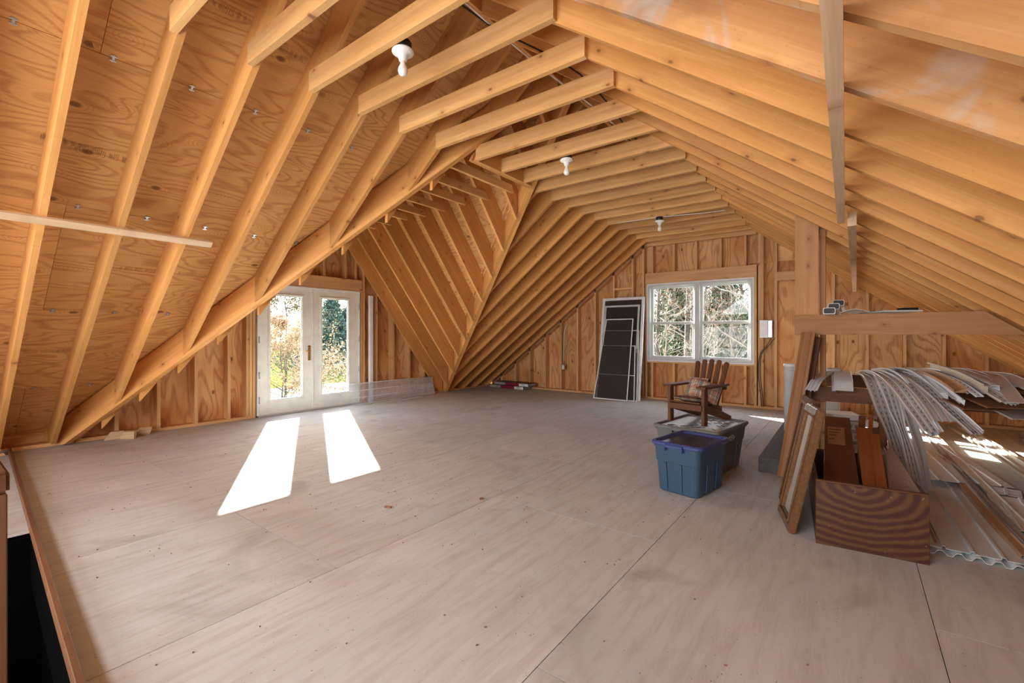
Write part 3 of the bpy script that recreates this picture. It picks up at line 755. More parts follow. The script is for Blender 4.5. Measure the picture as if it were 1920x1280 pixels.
for i, (x, y, rz) in enumerate([(-6.9, 1.35, .3), (-6.86, 1.48, -.5), (-6.93, 1.62, .1)]):
    o = MB().prism([(-.09, 0, 0), (.07, 0, 0), (.09, 0, .09), (-.03, 0, .09)], (0, .038, 0)).build('wood_offcut', M['pale'], None, (1, 0, 0), (0, 1, 0), bevel=.002)
    o.matrix_world = Matrix.Translation((x, y, .0)) @ Matrix.Rotation(rz+1.2, 4, 'Z') @ Matrix.Rotation(.25*i, 4, 'X')
    solo(o, 'small pale wood offcut at the foot of the near valley rafter, %s' % ('leftmost', 'middle one', 'rightmost')[i], 'offcut', 'wood offcuts at the valley foot')

# ------------------------------------------------------------------ things along the left wall
sh_ = thing('wire_shelf', 'white wire closet shelf leaning on its edge beside the french doors', 'shelf')
def lean(y, t_): return V((-6.86-.09*t_, y, .012+.355*t_))
for t_ in (0, .33, .66, 1): part(MB().tube([lean(4.56, t_), lean(6.5, t_)], .0048, 6), 'rail', M['vinylwhite'], sh_)
mb = MB(); y = 4.58
while y < 6.5: mb.tube([lean(y, -.01), lean(y, 1.01)], .0032, 4); y += .0165
o = part(mb, 'wires', M['vinylwhite'], sh_); o['kind'] = 'stuff'
for i, (a, b, lb) in enumerate([((-6.74, 4.9, .008), (-6.78, 6.1, .008), 'long thin white trim stick on the floor before the wire shelf'), ((-6.6, 5.35, .008), (-6.74, 5.75, .008), 'short white trim stick lying askew before the wire shelf')]):
    o = solo(MB().sweep([(-.012, -.006), (.012, -.006), (.012, .006), (-.012, .006)], [a, b]).build('trim_stick', M['vinylwhite']), lb, 'trim')
o = MB(); loft(o, [rrect(.055, .075, .01, z, 3) for z in (0, 1.93)])
o = o.build('downspout', M['vinylwhite']); o.location = (-6.985, 5.03, 0)
solo(o, 'tall white square pipe standing upright right of the french doors', 'pipe')
# ------------------------------------------------------------------ leaning screens at the far gable
def leaner(name, label, xb0, xb1, xt0, xt1, yb, yt, zt, fw, mat, group=None, cat='screen', fm='vinylwhite', bars=(), th=.012):
    r = thing(name, label, cat, ((xb0+xb1)/2, yb, 0))
    o0 = V(((xb0+xb1)/2, yb, 0))
    A, B, C_, D = V((xb0, yb, 0))-o0, V((xb1, yb, 0))-o0, V((xt1, yt, zt))-o0, V((xt0, yt, zt))-o0
    n = (B-A).cross(D-A).normalized()*-1   # towards the room (-y)
    if n.y > 0: n = -n
    mb = MB()
    def q(u, v): return (A*(1-u)+B*u)*(1-v)+(D*(1-u)+C_*u)*v
    fu = fw/(B-A).length; fv = fw/(D-A).length
    for (u0, u1, v0, v1) in ((0, fu, 0, 1), (1-fu, 1, 0, 1), (fu, 1-fu, 0, fv), (fu, 1-fu, 1-fv, 1)):
        mb.prism([q(u0, v0), q(u1, v0), q(u1, v1), q(u0, v1)], n*th)
    part(mb, 'frame', M[fm], r)
    for bv in bars: part(MB().prism([q(fu, bv), q(1-fu, bv), q(1-fu, bv+fv*.8), q(fu, bv+fv*.8)], n*th*.8), 'crossbar', M[fm], r)
    part(MB().prism([q(fu, fv)+n*th*.4, q(1-fu, fv)+n*th*.4, q(1-fu, 1-fv)+n*th*.4, q(fu, 1-fv)+n*th*.4], n*.0015), 'screen_mesh', M[mat], r)
    return r
leaner('storm_panel', 'tallest leaning panel with thick white outer frame beside the window', -3.99, -3.12, -4.03, -3.17, 8.10, 8.46, 1.95, .05, 'screendark', cat='panel', th=.03)
leaner('storm_panel', 'grey inner sash set inside the tallest leaning frame', -3.93, -3.20, -3.96, -3.24, 8.055, 8.40, 1.80, .035, 'screendark', cat='panel', fm='winwhite', th=.02)
leaner('window_screen', 'white-edged screen with its top edge second highest of the leaning row', -3.97, -3.15, -3.97, -3.22, 8.02, 8.30, 1.31, .014, 'screen')
leaner('window_screen', 'shortest white-edged screen in the leaning row', -3.96, -3.19, -3.95, -3.26, 7.99, 8.21, 1.02, .014, 'screen', bars=(.45,))
leaner('window_screen', 'narrow tall screen in front of the leaning row, tilted sideways', -4.0, -3.31, -3.86, -3.31, 7.95, 8.24, 1.53, .017, 'screen')
# shingle / flooring packs in the far corner
M['pack'] = plain('dark_pack', (.05, .035, .028), .45); M['packgrey'] = plain('grey_pack', (.30, .27, .25), .5)
M['maroon'] = plain('maroon_print', (.20, .018, .035), .5); M['printblack'] = plain('print_black', (.01, .01, .01), .6)
def text(body, size, mat, parent, loc, rot, ext=.0006):
    c = bpy.data.curves.new('lettering', 'FONT'); c.body = body; c.size = size; c.extrude = ext; c.align_x = 'CENTER'; c.align_y = 'CENTER'
    c.materials.append(mat); o = bpy.data.objects.new('lettering', c); S.collection.objects.link(o); o.location = loc; o.rotation_euler = rot
    me = bpy.data.meshes.new_from_object(o); q = bpy.data.objects.new('lettering', me); S.collection.objects.link(q)
    q.location = loc; q.rotation_euler = rot; q.parent = parent; bpy.data.objects.remove(o); return q
for i, (x, y, z, rz, lb) in enumerate([(-6.32, 8.36, 0, -.02, 'dark shingle pack with maroon side, lower of two in the far corner'), (-6.20, 8.38, .072, -.03, 'dark shingle pack with maroon side, upper of two in the far corner')]):
    r = thing('shingle_pack', lb, 'package', (x, y, z), rz)
    part(MB().box((0, 0, .035), (.98, .32, .068)), 'bundle', M['pack'], r, .008, 2)
    part(MB().box((-.33, -.1605, .034), (.32, .003, .056)), 'grey_band', M['packgrey'], r)
    part(MB().box((.03, -.1605, .034), (.40, .003, .056)), 'maroon_band', M['maroon'], r)
    wb_ = part(MB().box((.36, -.1605, .034), (.25, .003, .056)), 'white_band', M['vinylwhite'], r)
    text('OMC', .062, M['printblack'], wb_, (.34, -.1628, .034), (math.pi/2, 0, 0))
    part(MB().box((.4905, 0, .034), (.003, .27, .056)), 'end_label', M['packgrey'], r)
# ------------------------------------------------------------------ electrics on the gable
r = thing('wall_outlet', 'small grey outlet box on a stud of the far gable wall', 'outlet', (-4.985, YG-.02, .5))
part(MB().box((0, 0, .03), (.06, .045, .105)), 'box', M['steel'], r, .003); part(MB().box((0, -.026, .03), (.05, .008, .09)), 'receptacle', M['vinylwhite'], r, .003)
for dz in (.008, .05):
    for dx in (-.008, .008): part(MB().box((dx, -.031, dz), (.004, .002, .012)), 'slot', M['black'], r)
wire('electrical_cable', [(-4.985, YG-.01, .58), (-4.98, YG-.01, 1.0), (-4.97, YG-.01, 1.3), (-4.93, YG-.005, 1.42), (-4.85, YG, 1.5)], .007, M['steel'], 'grey cable rising from the outlet to the sloping plate', 'cable')
r = thing('breaker_box', 'small white electrical box mounted right of the window', 'electrical box', (-1.13, YG-.045, 1.17))
part(MB().box((-.03, 0, .15), (.12, .09, .29)), 'cover', M['vinylwhite'], r, .004); part(MB().box((.06, .012, .15), (.06, .066, .28)), 'side_body', M['steel'], r, .003)
part(MB().box((.05, -.035, .15), (.018, .012, .03)), 'latch', M['steel'], r)
for i, (dx, lb) in enumerate([(-.0, 'black cable dropping from the electrical box to the floor, left strand'), (.05, 'black cable dropping from the electrical box to the floor, right strand')]):
    wire('drop_cable', [(-1.06+dx, YG-.02, 1.17), (-1.12+dx*.5, YG-.02, 1.05), (-1.22+dx*.4, YG-.015, .9), (-1.25+dx*.5, YG-.015, .6), (-1.22+dx*.5, YG-.02, .3), (-1.2+dx*.5, YG-.02, .03)], .006, M['black'], lb, 'cable')

# ------------------------------------------------------------------ totes
M['tote_blue'] = plain('blue_plastic', (.035, .075, .125), .38, nz=.05); M['lid_blue'] = plain('lid_blue_plastic', (.045, .06, .19), .4, nz=.05)
M['lid_in'] = plain('lid_inner', (.06, .045, .09), .28, nz=.1)
M['tote_grey'] = plain('grey_plastic', (.125, .13, .12), .42, nz=.05); M['lid_grey'] = plain('grey_lid', (.14, .14, .13), .4)
M['lid_panel'] = plain('lid_panel_light', (.46, .48, .49), .3); M['rib_dark'] = plain('rib_dark', (.045, .045, .05), .45)
def tote(name, label, loc, rz, wt, dt, wb, db, h, mat, lid, inner, ribs, grooves=False):
    r = thing(name, label, 'storage box', loc, rz)
    mb = MB(); z1 = h*.62
    def wd(z): return wb+(wt-wb)*z/h, db+(dt-db)*z/h
    rings = []
    for z, ex in ((0, -.02), (.012, 0), (z1, 0), (z1+.004, .012), (h-.03, .012), (h-.028, .03), (h-.004, .03)):
        w_, d_ = wd(z); rings.append(rrect(w_+ex, d_+ex, .045, z, 5))
    loft(mb, rings); part(mb, 'tub', mat, r)
    for (fx, fy, ax) in ribs:
        w_, d_ = wd(z1*.5)
        b = MB()
        w0, d0 = wd(.02); w1, d1 = wd(z1)
        if ax == 'x': b.prism([(fx*w0-.008, fy*(d0/2+.002), .02), (fx*w0+.008, fy*(d0/2+.002), .02), (fx*w1+.008, fy*(d1/2+.004), z1), (fx*w1-.008, fy*(d1/2+.004), z1)], (0, fy*.007, 0))
        else: b.prism([(fx*(w0/2+.002), fy*d0-.008, .02), (fx*(w0/2+.002), fy*d0+.008, .02), (fx*(w1/2+.004), fy*d1+.008, z1), (fx*(w1/2+.004), fy*d1-.008, z1)], (fx*.007, 0, 0))
        part(b, 'rib', mat, r)
    ld = MB(); W_, D_ = wt+.05, dt+.05
    loft(ld, [rrect(W_-.01, D_-.01, .05, h-.014, 5), rrect(W_, D_, .05, h-.008, 5), rrect(W_, D_, .05, h+.008, 5), rrect(W_-.02, D_-.02, .045, h+.018, 5), rrect(W_-.05, D_-.05, .035, h+.016, 5), rrect(W_-.075, D_-.075, .03, h-.004, 5)], cap0=True)
    lo = part(ld, 'lid', lid, r)
    part(loft(MB(), [rrect(W_-.08, D_-.08, .03, h-.0035, 5), rrect(W_-.085, D_-.085, .03, h-.001, 5)]), 'lid_panel', inner, lo)
    for s_ in (-1, 1):
        hb = MB().box((0, s_*(D_/2+.008), h-.006), (wt*.40, .026, .022)); hb.box((-wt*.19, s_*(D_/2+.006), h-.02), (.014, .03, .05)); hb.box((wt*.19, s_*(D_/2+.006), h-.02), (.014, .03, .05))
        part(hb, 'handle', lid, r, .005, 2)
    return r, lo
bt, _ = tote('storage_tote', 'blue plastic storage tote with blue snap lid in front of the grey tote', (-1.03, 3.745, 0), math.radians(-11), .362, .49, .325, .44, .378, M['tote_blue'], M['lid_blue'], M['lid_in'],
     [(-.24, -1, 'x'), (.12, -1, 'x'), (1, -.2, 'y'), (1, .15, 'y')])
gt, gl_ = tote('storage_tote', 'large grey plastic storage tote under the small wooden chair', (-1.12, 4.43, 0), math.radians(-8), .55, .72, .47, .62, .395, M['tote_grey'], M['lid_grey'], M['lid_panel'],
     [(1, -.25, 'y'), (1, .2, 'y'), (-.2, -1, 'x')])
rr = random.Random(2)
for i in range(30):
    x = rr.uniform(-.2, .2); y = rr.uniform(-.29, .29); a = math.pi/4 if (i % 2) else -math.pi/4
    part(MB().box((x, y, .395), (.075, .008, .004), R=Matrix.Rotation(a, 3, 'Z')), 'rib', M['rib_dark'], gl_)
# moulded oval badge on the grey tote's right side
bd = MB().tube([V((.275+.012, -.06+.07*math.cos(a), .318+.022*math.sin(a))) for a in [2*math.pi*i/24 for i in range(25)]], .003, 5)
bd.tube([V((.287, -.06+.045*math.cos(a), .318+.012*math.sin(2*a))) for a in [2*math.pi*i/24 for i in range(25)]], .0025, 5)
part(bd, 'moulded_badge', M['lid_panel'], gt)

# ------------------------------------------------------------------ child's adirondack chair
ch = thing('adirondack_chair', 'small dark wooden slatted armchair standing on the grey tote', 'chair', (-1.205, 4.27, .413), math.radians(-14))
cw = M['chairwood']
for s_ in (-1, 1):
    part(MB().box((s_*.165, 0, .165), (.03, .062, .33)), 'leg', cw, ch, .003, grain=(0, 0, 1), side=(1, 0, 0))
    part(MB().prism([(s_*.147-.0125, -.02, .185), (s_*.147-.0125, -.02, .125), (s_*.147-.0125, .44, 0), (s_*.147-.0125, .52, 0), (s_*.147-.0125, .52, .03), (s_*.147-.0125, .33, .10)], (.025, 0, 0)), 'side_rail', cw, ch, .002, grain=(0, 1, -.2), side=(1, 0, 0))
    arm = [(s_*.165-.045, -.07), (s_*.165+.045, -.07), (s_*.165+.048, .02), (s_*.165+.04*(1 if s_ > 0 else 1), .30), (s_*.165+(.02 if s_ > 0 else .0), .43), (s_*.165+(0 if s_ > 0 else -.02), .43), (s_*.165-.04, .30), (s_*.165-.048, .02)]
    part(MB().prism([(a, b, .33) for a, b in arm], (0, 0, .02)), 'armrest', cw, ch, .004, grain=(0, 1, 0), side=(0, 0, 1))
for i in range(6):
    y = -.03+i*.058; z = .185-.28*(i*.058)
    part(MB().box((0, y, z+.008), (.30, .05, .016), R=Matrix.Rotation(-.27, 3, 'X')), 'seat_slat', cw, ch, .003, grain=(1, 0, 0), side=(0, 0, 1))
part(MB().box((0, -.035, .155), (.32, .018, .055)), 'front_apron', cw, ch, .002, grain=(1, 0, 0), side=(0, 1, 0))
for i in range(5):
    u = (i-2); xb, xt = u*.052, u*.073; b = MB()
    hw_ = .023; L0, L1 = V((xb, .29, .09)), V((xt, .455, .575-.006*abs(u)**2))
    d = (L1-L0).normalized(); n = d.cross(V((1, 0, 0))).normalized(); sx = d.cross(n).normalized(); sx = sx if sx.x > 0 else -sx
    pts = [L0-sx*hw_*.85, L0+sx*hw_*.85, L1+sx*hw_-d*.02]
    for q in range(1, 6): a = math.pi*q/6; pts.append(L1-d*.02+sx*hw_*math.cos(a)+d*.02*math.sin(a))
    pts.append(L1-sx*hw_-d*.02)
    part(b.prism(pts, n*.016), 'back_slat', cw, ch, .003, grain=d, side=n)
part(MB().box((0, .375, .345-.03), (.36, .022, .04), R=Matrix.Rotation(.3, 3, 'X')), 'back_brace', cw, ch, .002, grain=(1, 0, 0), side=(0, 1, 0))
part(MB().box((0, .325, .12), (.32, .022, .045), R=Matrix.Rotation(.3, 3, 'X')), 'back_brace', cw, ch, .002, grain=(1, 0, 0), side=(0, 1, 0))
# plaid cushions
t = NT('plaid'); co = t.coord(); sx = t.n.new('ShaderNodeSeparateXYZ'); t.l.new(co, sx.inputs[0])
def stripes(sock, f, ph=0): return t.rng(t.math('SINE', t.math('ADD', t.math('MULTIPLY', sock, f), ph)), -.2, .2)
a1, a2 = stripes(sx.outputs[0], 75), stripes(sx.outputs[1], 75, 1)
col = t.mixc(t.math('MULTIPLY', a1, .65), (.40, .30, .20, 1), (.10, .14, .16, 1))
col = t.mixc(t.math('MULTIPLY', a2, .55), col, (.36, .11, .06, 1))
b1 = t.rng(t.math('SINE', t.math('MULTIPLY', sx.outputs[0], 150.0)), .8, .95); col = t.mixc(t.math('MULTIPLY', b1, .6), col, (.62, .52, .38, 1))
b2 = t.rng(t.math('SINE', t.math('MULTIPLY', sx.outputs[1], 150.0)), .8, .95); col = t.mixc(t.math('MULTIPLY', b2, .5), col, (.07, .10, .08, 1))
M['plaid'] = t.base(col, .85, 0, .1)
def cushion(w, d, h, sag=.0, n=14):
    mb = MB(); vs = []; fs = []
    for sgn in (1, -1):
        for i in range(n+1):
            for j in range(n+1):
                u, v = i/n*2-1, j/n*2-1
                e = max(0, (1-abs(u)**3.2))**.5*max(0, (1-abs(v)**3.2))**.5
                x = w/2*u*(1-.05*(1-v*v)*0); y = d/2*v
                wr = .004*math.sin(9*u+4*v)+.004*math.sin(13*v)
                vs.append((x, y, sgn*(h/2)*e+(wr*e if sgn > 0 else 0)-sag*(u*u)))
    N = (n+1)**2
    for sgn in (0, 1):
        for i in range(n):
            for j in range(n):
                a = sgn*N+i*(n+1)+j; q = (a, a+n+1, a+n+2, a+1); fs.append(q if sgn == 0 else q[::-1])
    return mb.add(vs, fs, True)
def place_c(w, d, h, M4, label):
    o = cushion(w, d, h, .004).build('cushion', M['plaid']); bm = bmesh.new(); bm.from_mesh(o.data); bmesh.ops.remove_doubles(bm, verts=bm.verts, dist=.0005); bm.to_mesh(o.data); bm.free()
    o.matrix_world = M4; return solo(o, label, 'cushion')
CM = Matrix.Translation((-1.205, 4.27, .413)) @ Matrix.Rotation(math.radians(-14), 4, 'Z')
place_c(.27, .30, .05, CM @ Matrix.Translation((0, .11, .205)) @ Matrix.Rotation(-.25, 4, 'X'), 'flat plaid seat cushion on the small wooden chair')
place_c(.20, .24, .075, CM @ Matrix.Translation((-.06, .26, .285)) @ Matrix.Rotation(1.15, 4, 'X'), 'plaid cushion leaning upright against the left half of the chair back')
place_c(.25, .20, .08, CM @ Matrix.Translation((.07, .20, .285)) @ Matrix.Rotation(.95, 4, 'X') @ Matrix.Rotation(.5, 4, 'Y'), 'crumpled plaid cushion slumped against the right chair arm')

# ------------------------------------------------------------------ storage rack on the right: post, beam, rails
rk = thing('storage_rack', 'wooden storage rack of one post, a top beam and low rails', 'rack', (0, 0, 0))
M['rack'] = lumber('rack_wood', (.42, .20, .08), (.56, .31, .14))
part(MB().prism([(-.42, 4.9, 0), (-.24, 4.9, 0), (-.24, 4.9, zr(-.24)+.05), (-.42, 4.9, zr(-.42)+.05)], (0, .038, 0)), 'post', M['rack'], rk, grain=(0, 0, 1), side=(0, 1, 0))
part(MB().prism([(-.235, 4.96, 0), (-.19, 4.96, 0), (-.19, 4.96, zr(-.19)+.05), (-.235, 4.96, zr(-.235)+.05)], (0, .089, 0)), 'post', M['rack'], rk, grain=(0, 0, 1), side=(1, 0, 0))
part(MB().prism([(-.42, 4.86, 1.222), (1.02, 4.86, 1.222), (1.01, 4.86, 1.23), (.80, 4.86, 1.40), (-.42, 4.86, 1.40)], (0, .038, 0)), 'beam', M['rack'], rk, grain=(1, 0, 0), side=(0, 1, 0))
part(MB().box((.60, 4.86, .70), (1.86, .038, .125)), 'rail', M['railwood'], rk, grain=(1, 0, 0), side=(0, 1, 0))
part(MB().box((.62, 5.72, .755), (1.95, .038, .125)), 'rail', M['railwood'], rk, grain=(1, 0, 0), side=(0, 1, 0))
part(MB().box((-.32, 5.72+.04, .41), (.089, .038, .82)), 'post', M['railwood'], rk, grain=(0, 0, 1), side=(0, 1, 0))
part(MB().box((1.45, 4.90, .38), (.089, .038, .76)), 'post', M['railwood'], rk, grain=(0, 0, 1), side=(0, 1, 0))
# downspouts on the beam, black open ends
M['ribwhite'] = plain('ribbed_white', (.62, .58, .55), .45)
for i, (x, z, y0_, lb) in enumerate([(-.155, 1.425, 4.70, 'lowest ribbed white downspout with black open end on the rack beam'), (-.13, 1.475, 4.95, 'middle ribbed white downspout with black open end on the rack beam'), (-.10, 1.52, 5.2, 'topmost ribbed white downspout with black open end on the rack beam')]):
    r = thing('downspout', lb, 'pipe', (x, y0_, z))
    ring = rrect(.088, .055, .012, 0, 3)
    prof = []
    for p in ring:
        prof.append((p.x, p.y))
    part(MB().sweep(prof, [(0, 0, 0), (0, 1.6, 0)]), 'tube', M['ribwhite'], r)
    part(MB().sweep([(a*.86, b*.80) for a, b in prof], [(0, -.002, 0), (0, .02, 0)]), 'open_end', M['black'], r)
    for k in range(6): part(MB().box((-.036+k*.0145, .8, -.0285), (.006, 1.6, .003)), 'rib', M['vinylwhite'], r)
gs = MB(); gs.sweep([(-.10, 0), (-.05, .018), (0, .03), (.05, .018), (.10, 0)], cr([(.02, 4.70, 1.405), (.06, 5.2, 1.42), (.12, 5.7, 1.43)]), closed=False, thick=.003)
solo(gs.build('gutter_piece', M['winwhite']), 'curved grey gutter piece lying on the rack beam', 'gutter')
gs = MB().box((.24, 5.0, 1.412), (.26, .5, .012), R=Matrix.Rotation(.35, 3, 'Z'))
solo(gs.build('flat_trim', M['winwhite']), 'flat grey sheet lying on the rack beam beside the gutter piece', 'sheet')
gs = MB().box((.37, 5.0, 1.43), (.10, .12, .03), R=Matrix.Rotation(.3, 3, 'Z'))
solo(gs.build('bracket', M['black'], bevel=.003), 'small black bracket lying on the grey sheet on the beam', 'bracket')

# ------------------------------------------------------------------ siding and soffit pile on the rails
def mat_siding(name, c, rough=.42): return plain(name, c, rough, nz=.1, sc=3)
M['brownsoff'] = mat_siding('brown_grey_vinyl', (.43, .37, .335)); M['taupe'] = mat_siding('taupe_vinyl', (.53, .475, .44))
M['greysoff'] = mat_siding('grey_vinyl', (.50, .53, .56)); M['palev'] = mat_siding('pale_vinyl', (.76, .80, .85)); M['tan'] = mat_siding('tan_vinyl', (.42, .24, .13))
M['bone'] = mat_siding('bone_vinyl', (.66, .58, .47)); M['rust'] = mat_siding('brown_board', (.22, .10, .05))
PROF = {
 'soffit': [(-.5, .10), (-.47, 0), (-.30, 0), (-.27, -.10), (-.22, -.10), (-.19, 0), (.0, 0), (.03, -.10), (.08, -.10), (.11, 0), (.30, 0), (.33, .08), (.40, .08), (.43, 0), (.5, 0)],
 'flat': [(-.5, .04), (-.48, 0), (.48, 0), (.5, -.06)],
 'channel': [(-.5, .5), (-.5, 0), (.5, 0), (.5, .28)],
 'angle': [(-.5, -.35), (-.42, 0), (.38, 0), (.5, .12)],
}
def sid(label, pts, w, prof, mat, slots=None, cat='siding strip', up=(0, 0, 1), tw=0, name='siding_strip', group=None, th=.0022):
    path = cr(pts, 6); pr = [(a*w, b*(.1 if prof != 'channel' else w)) for a, b in PROF[prof]]
    if prof == 'channel': pr = [(a*w, b*w) for a, b in PROF[prof]]
    r = thing(name, label, cat, path[0], 0, group)
    o0 = path[0]; P = [p-o0 for p in path]
    part(MB().sweep(pr, P, up, closed=False, thick=th, twist=tw or None), 'strip', M[mat], r)
    if slots:
        mb = MB()
        for i in range(len(P)-1):
            t_ = (P[i+1]-P[i]); L = t_.length; t_.normalize(); u = t_.cross(V(up)).normalized(); n = u.cross(t_)
            R = Matrix((u, t_, n)).transposed(); k = int(L/.034)
            for q in range(k):
                for so in slots: mb.box(P[i]+t_*(q+.5)*L/k+u*so*w+n*(th+.0006), (.0035, .019, .0016), R=R)
        o = part(mb, 'vent_slots', M['printblack'], r); o['kind'] = 'stuff'
    return r
G = None
sid('brown soffit strip curving down to the floor right behind the trough, leftmost', [(.05, 5.8, .83), (.10, 5.1, .87), (.14, 4.8, .84), (.20, 4.66, .62), (.27, 4.60, .35), (.34, 4.54, .03)], .125, 'soffit', 'brownsoff', (-.12, .2))
sid('brown soffit strip drooping to the floor beside the leftmost one', [(.12, 5.8, .84), (.17, 5.1, .885), (.21, 4.8, .86), (.27, 4.70, .62), (.34, 4.66, .35), (.40, 4.62, .02)], .13, 'soffit', 'taupe', (-.12, .2))
sid('narrow brown trim curving down to the floor right of the drooping soffits', [(.2, 5.8, .84), (.235, 5.1, .90), (.27, 4.82, .87), (.34, 4.74, .62), (.41, 4.68, .33), (.45, 4.66, .02)], .06, 'channel', 'brownsoff')
sid('wide perforated soffit strip ending in mid air, lowest of the left fan', [(.12, 5.9, .84), (.19, 5.0, .90), (.27, 4.6, .85), (.36, 4.42, .70), (.45, 4.30, .54)], .15, 'soffit', 'taupe', (-.14, .2))
sid('brown-grey soffit strip second from left in the fan, bent down steeply', [(.20, 5.9, .85), (.27, 5.0, .905), (.35, 4.6, .87), (.44, 4.38, .75), (.50, 4.24, .63)], .15, 'soffit', 'brownsoff', (-.14, .2))
sid('narrow white edge strip curving along the left fan', [(.17, 5.9, .86), (.24, 5.0, .925), (.31, 4.62, .895), (.40, 4.45, .75), (.49, 4.36, .55)], .03, 'angle', 'palev')
sid('grey channel under the left fan of soffits', [(.1, 5.7, .82), (.2, 4.95, .86), (.28, 4.65, .80), (.38, 4.45, .62), (.46, 4.38, .50)], .06, 'channel', 'greysoff')
sid('short white flat strip lying on top of the left fan', [(.30, 5.3, .92), (.37, 4.7, .94), (.43, 4.4, .90), (.49, 4.16, .83)], .055, 'angle', 'palev')
sid('grey strip with bright white outer edge, longest reaching right of the fan', [(.26, 5.9, .86), (.36, 4.95, .925), (.46, 4.55, .86), (.58, 4.38, .72), (.70, 4.30, .575)], .035, 'angle', 'palev')
sid('dark grey perforated strip beside the white-edged strip', [(.22, 5.9, .855), (.32, 4.95, .91), (.42, 4.5, .85), (.54, 4.33, .70), (.655, 4.22, .565)], .10, 'soffit', 'brownsoff', (-.1, .1, .25))
sid('brown folded channel with open end in the middle of the pile', [(.36, 5.4, .90), (.44, 4.6, .93), (.50, 4.2, .90), (.545, 3.98, .855)], .06, 'channel', 'tan')
sid('thin white rod-like trim beside the brown folded channel', [(.34, 5.3, .90), (.42, 4.6, .92), (.50, 4.25, .87), (.57, 4.05, .80)], .022, 'angle', 'palev')
sid('taupe pointed strip just right of the short white strip', [(.33, 5.3, .90), (.41, 4.7, .92), (.48, 4.35, .87), (.545, 4.12, .80)], .05, 'angle', 'taupe')
sid('long slotted nailing strip crossing the middle of the pile', [(.38, 5.6, .90), (.48, 4.75, .94), (.58, 4.3, .90), (.645, 4.05, .83)], .035, 'flat', 'palev', (0,))
sid('wide grey board in the middle of the pile', [(.42, 5.5, .90), (.50, 4.85, .93), (.58, 4.45, .90), (.66, 4.15, .84)], .12, 'flat', 'greysoff')
sid('taupe slotted strip ending at the right of the pile', [(.46, 5.5, .91), (.56, 4.75, .945), (.66, 4.3, .89), (.75, 3.98, .81)], .07, 'soffit', 'taupe', (-.1, .3))
sid('second taupe slotted strip under the right end of the pile', [(.50, 5.4, .90), (.60, 4.7, .93), (.69, 4.3, .875), (.78, 4.02, .80)], .06, 'soffit', 'greysoff', (-.1, .3))
sid('short white flat trim lying across the right half of the pile', [(.56, 5.1, .95), (.60, 4.7, .965), (.66, 4.35, .935), (.72, 4.1, .90)], .05, 'angle', 'palev')
sid('cream round-edged stick poking up over the pile', [(.50, 5.0, .985), (.54, 4.6, .975), (.60, 4.25, .95), (.66, 3.98, .90)], .022, 'angle', 'bone')
sid('dusty grey-brown board behind the cream stick', [(.55, 5.5, .92), (.62, 4.9, .955), (.68, 4.5, .935), (.75, 4.2, .89)], .10, 'flat', 'taupe')
sid('taupe board second from the right end of the pile', [(.60, 5.5, .92), (.67, 4.9, .955), (.73, 4.5, .93), (.79, 4.2, .89)], .09, 'flat', 'brownsoff')
sid('flat dusty white strip turned crosswise at the right of the pile', [(.79, 4.95, .93), (.785, 4.5, .935), (.78, 4.2, .89), (.775, 3.9, .82)], .075, 'flat', 'taupe')
sid('pale grey board at the right frame edge of the pile', [(.86, 5.6, .90), (.88, 4.9, .93), (.90, 4.5, .905), (.92, 4.1, .87)], .10, 'flat', 'palev')
sid('brown flat board under the right part of the pile', [(.52, 5.4, .83), (.60, 4.7, .85), (.68, 4.3, .81), (.76, 4.0, .775)], .20, 'flat', 'rust')
sid('dark brown sheet sagging at the base of the pile', [(.42, 5.5, .79), (.52, 4.8, .815), (.62, 4.45, .77), (.70, 4.2, .73)], .24, 'flat', 'rust')
sid('dark sheet lowest at the right of the pile', [(.66, 5.5, .78), (.74, 4.8, .80), (.82, 4.45, .74), (.90, 4.2, .69)], .20, 'flat', 'brownsoff')
for i, (x, z, lb) in enumerate([(.96, .80, 'brown board stacked low at the right edge on the rack rail'), (.98, .835, 'brown board stacked in the middle at the right edge on the rack rail'), (.97, .87, 'brown board stacked highest at the right edge on the rack rail')]):
    o = MB().box((x+.05, 4.95, z), (.24, 1.5, .028)).build('rail_board', M['trimwood'], None, (0, 1, 0), (0, 0, 1), bevel=.002); solo(o, lb, 'board')
# white pieces draped at the left end of the rails
sid('three-ribbed white strip slanting over the left end of the rails', [(-.16, 5.9, .84), (-.20, 5.2, .85), (-.24, 4.75, .83), (-.27, 4.5, .76)], .09, 'soffit', 'palev')
r = sid('white folded flashing piece hanging over the rear rail', [(-.08, 5.8, .85), (-.07, 5.2, .86), (-.06, 4.9, .83), (-.055, 4.72, .75)], .13, 'flat', 'palev', name='flashing_piece')
sid('small white angled trim beside the folded flashing', [(-.15, 5.7, .84), (-.14, 5.2, .84), (-.13, 4.9, .80), (-.125, 4.76, .74)], .03, 'angle', 'palev')
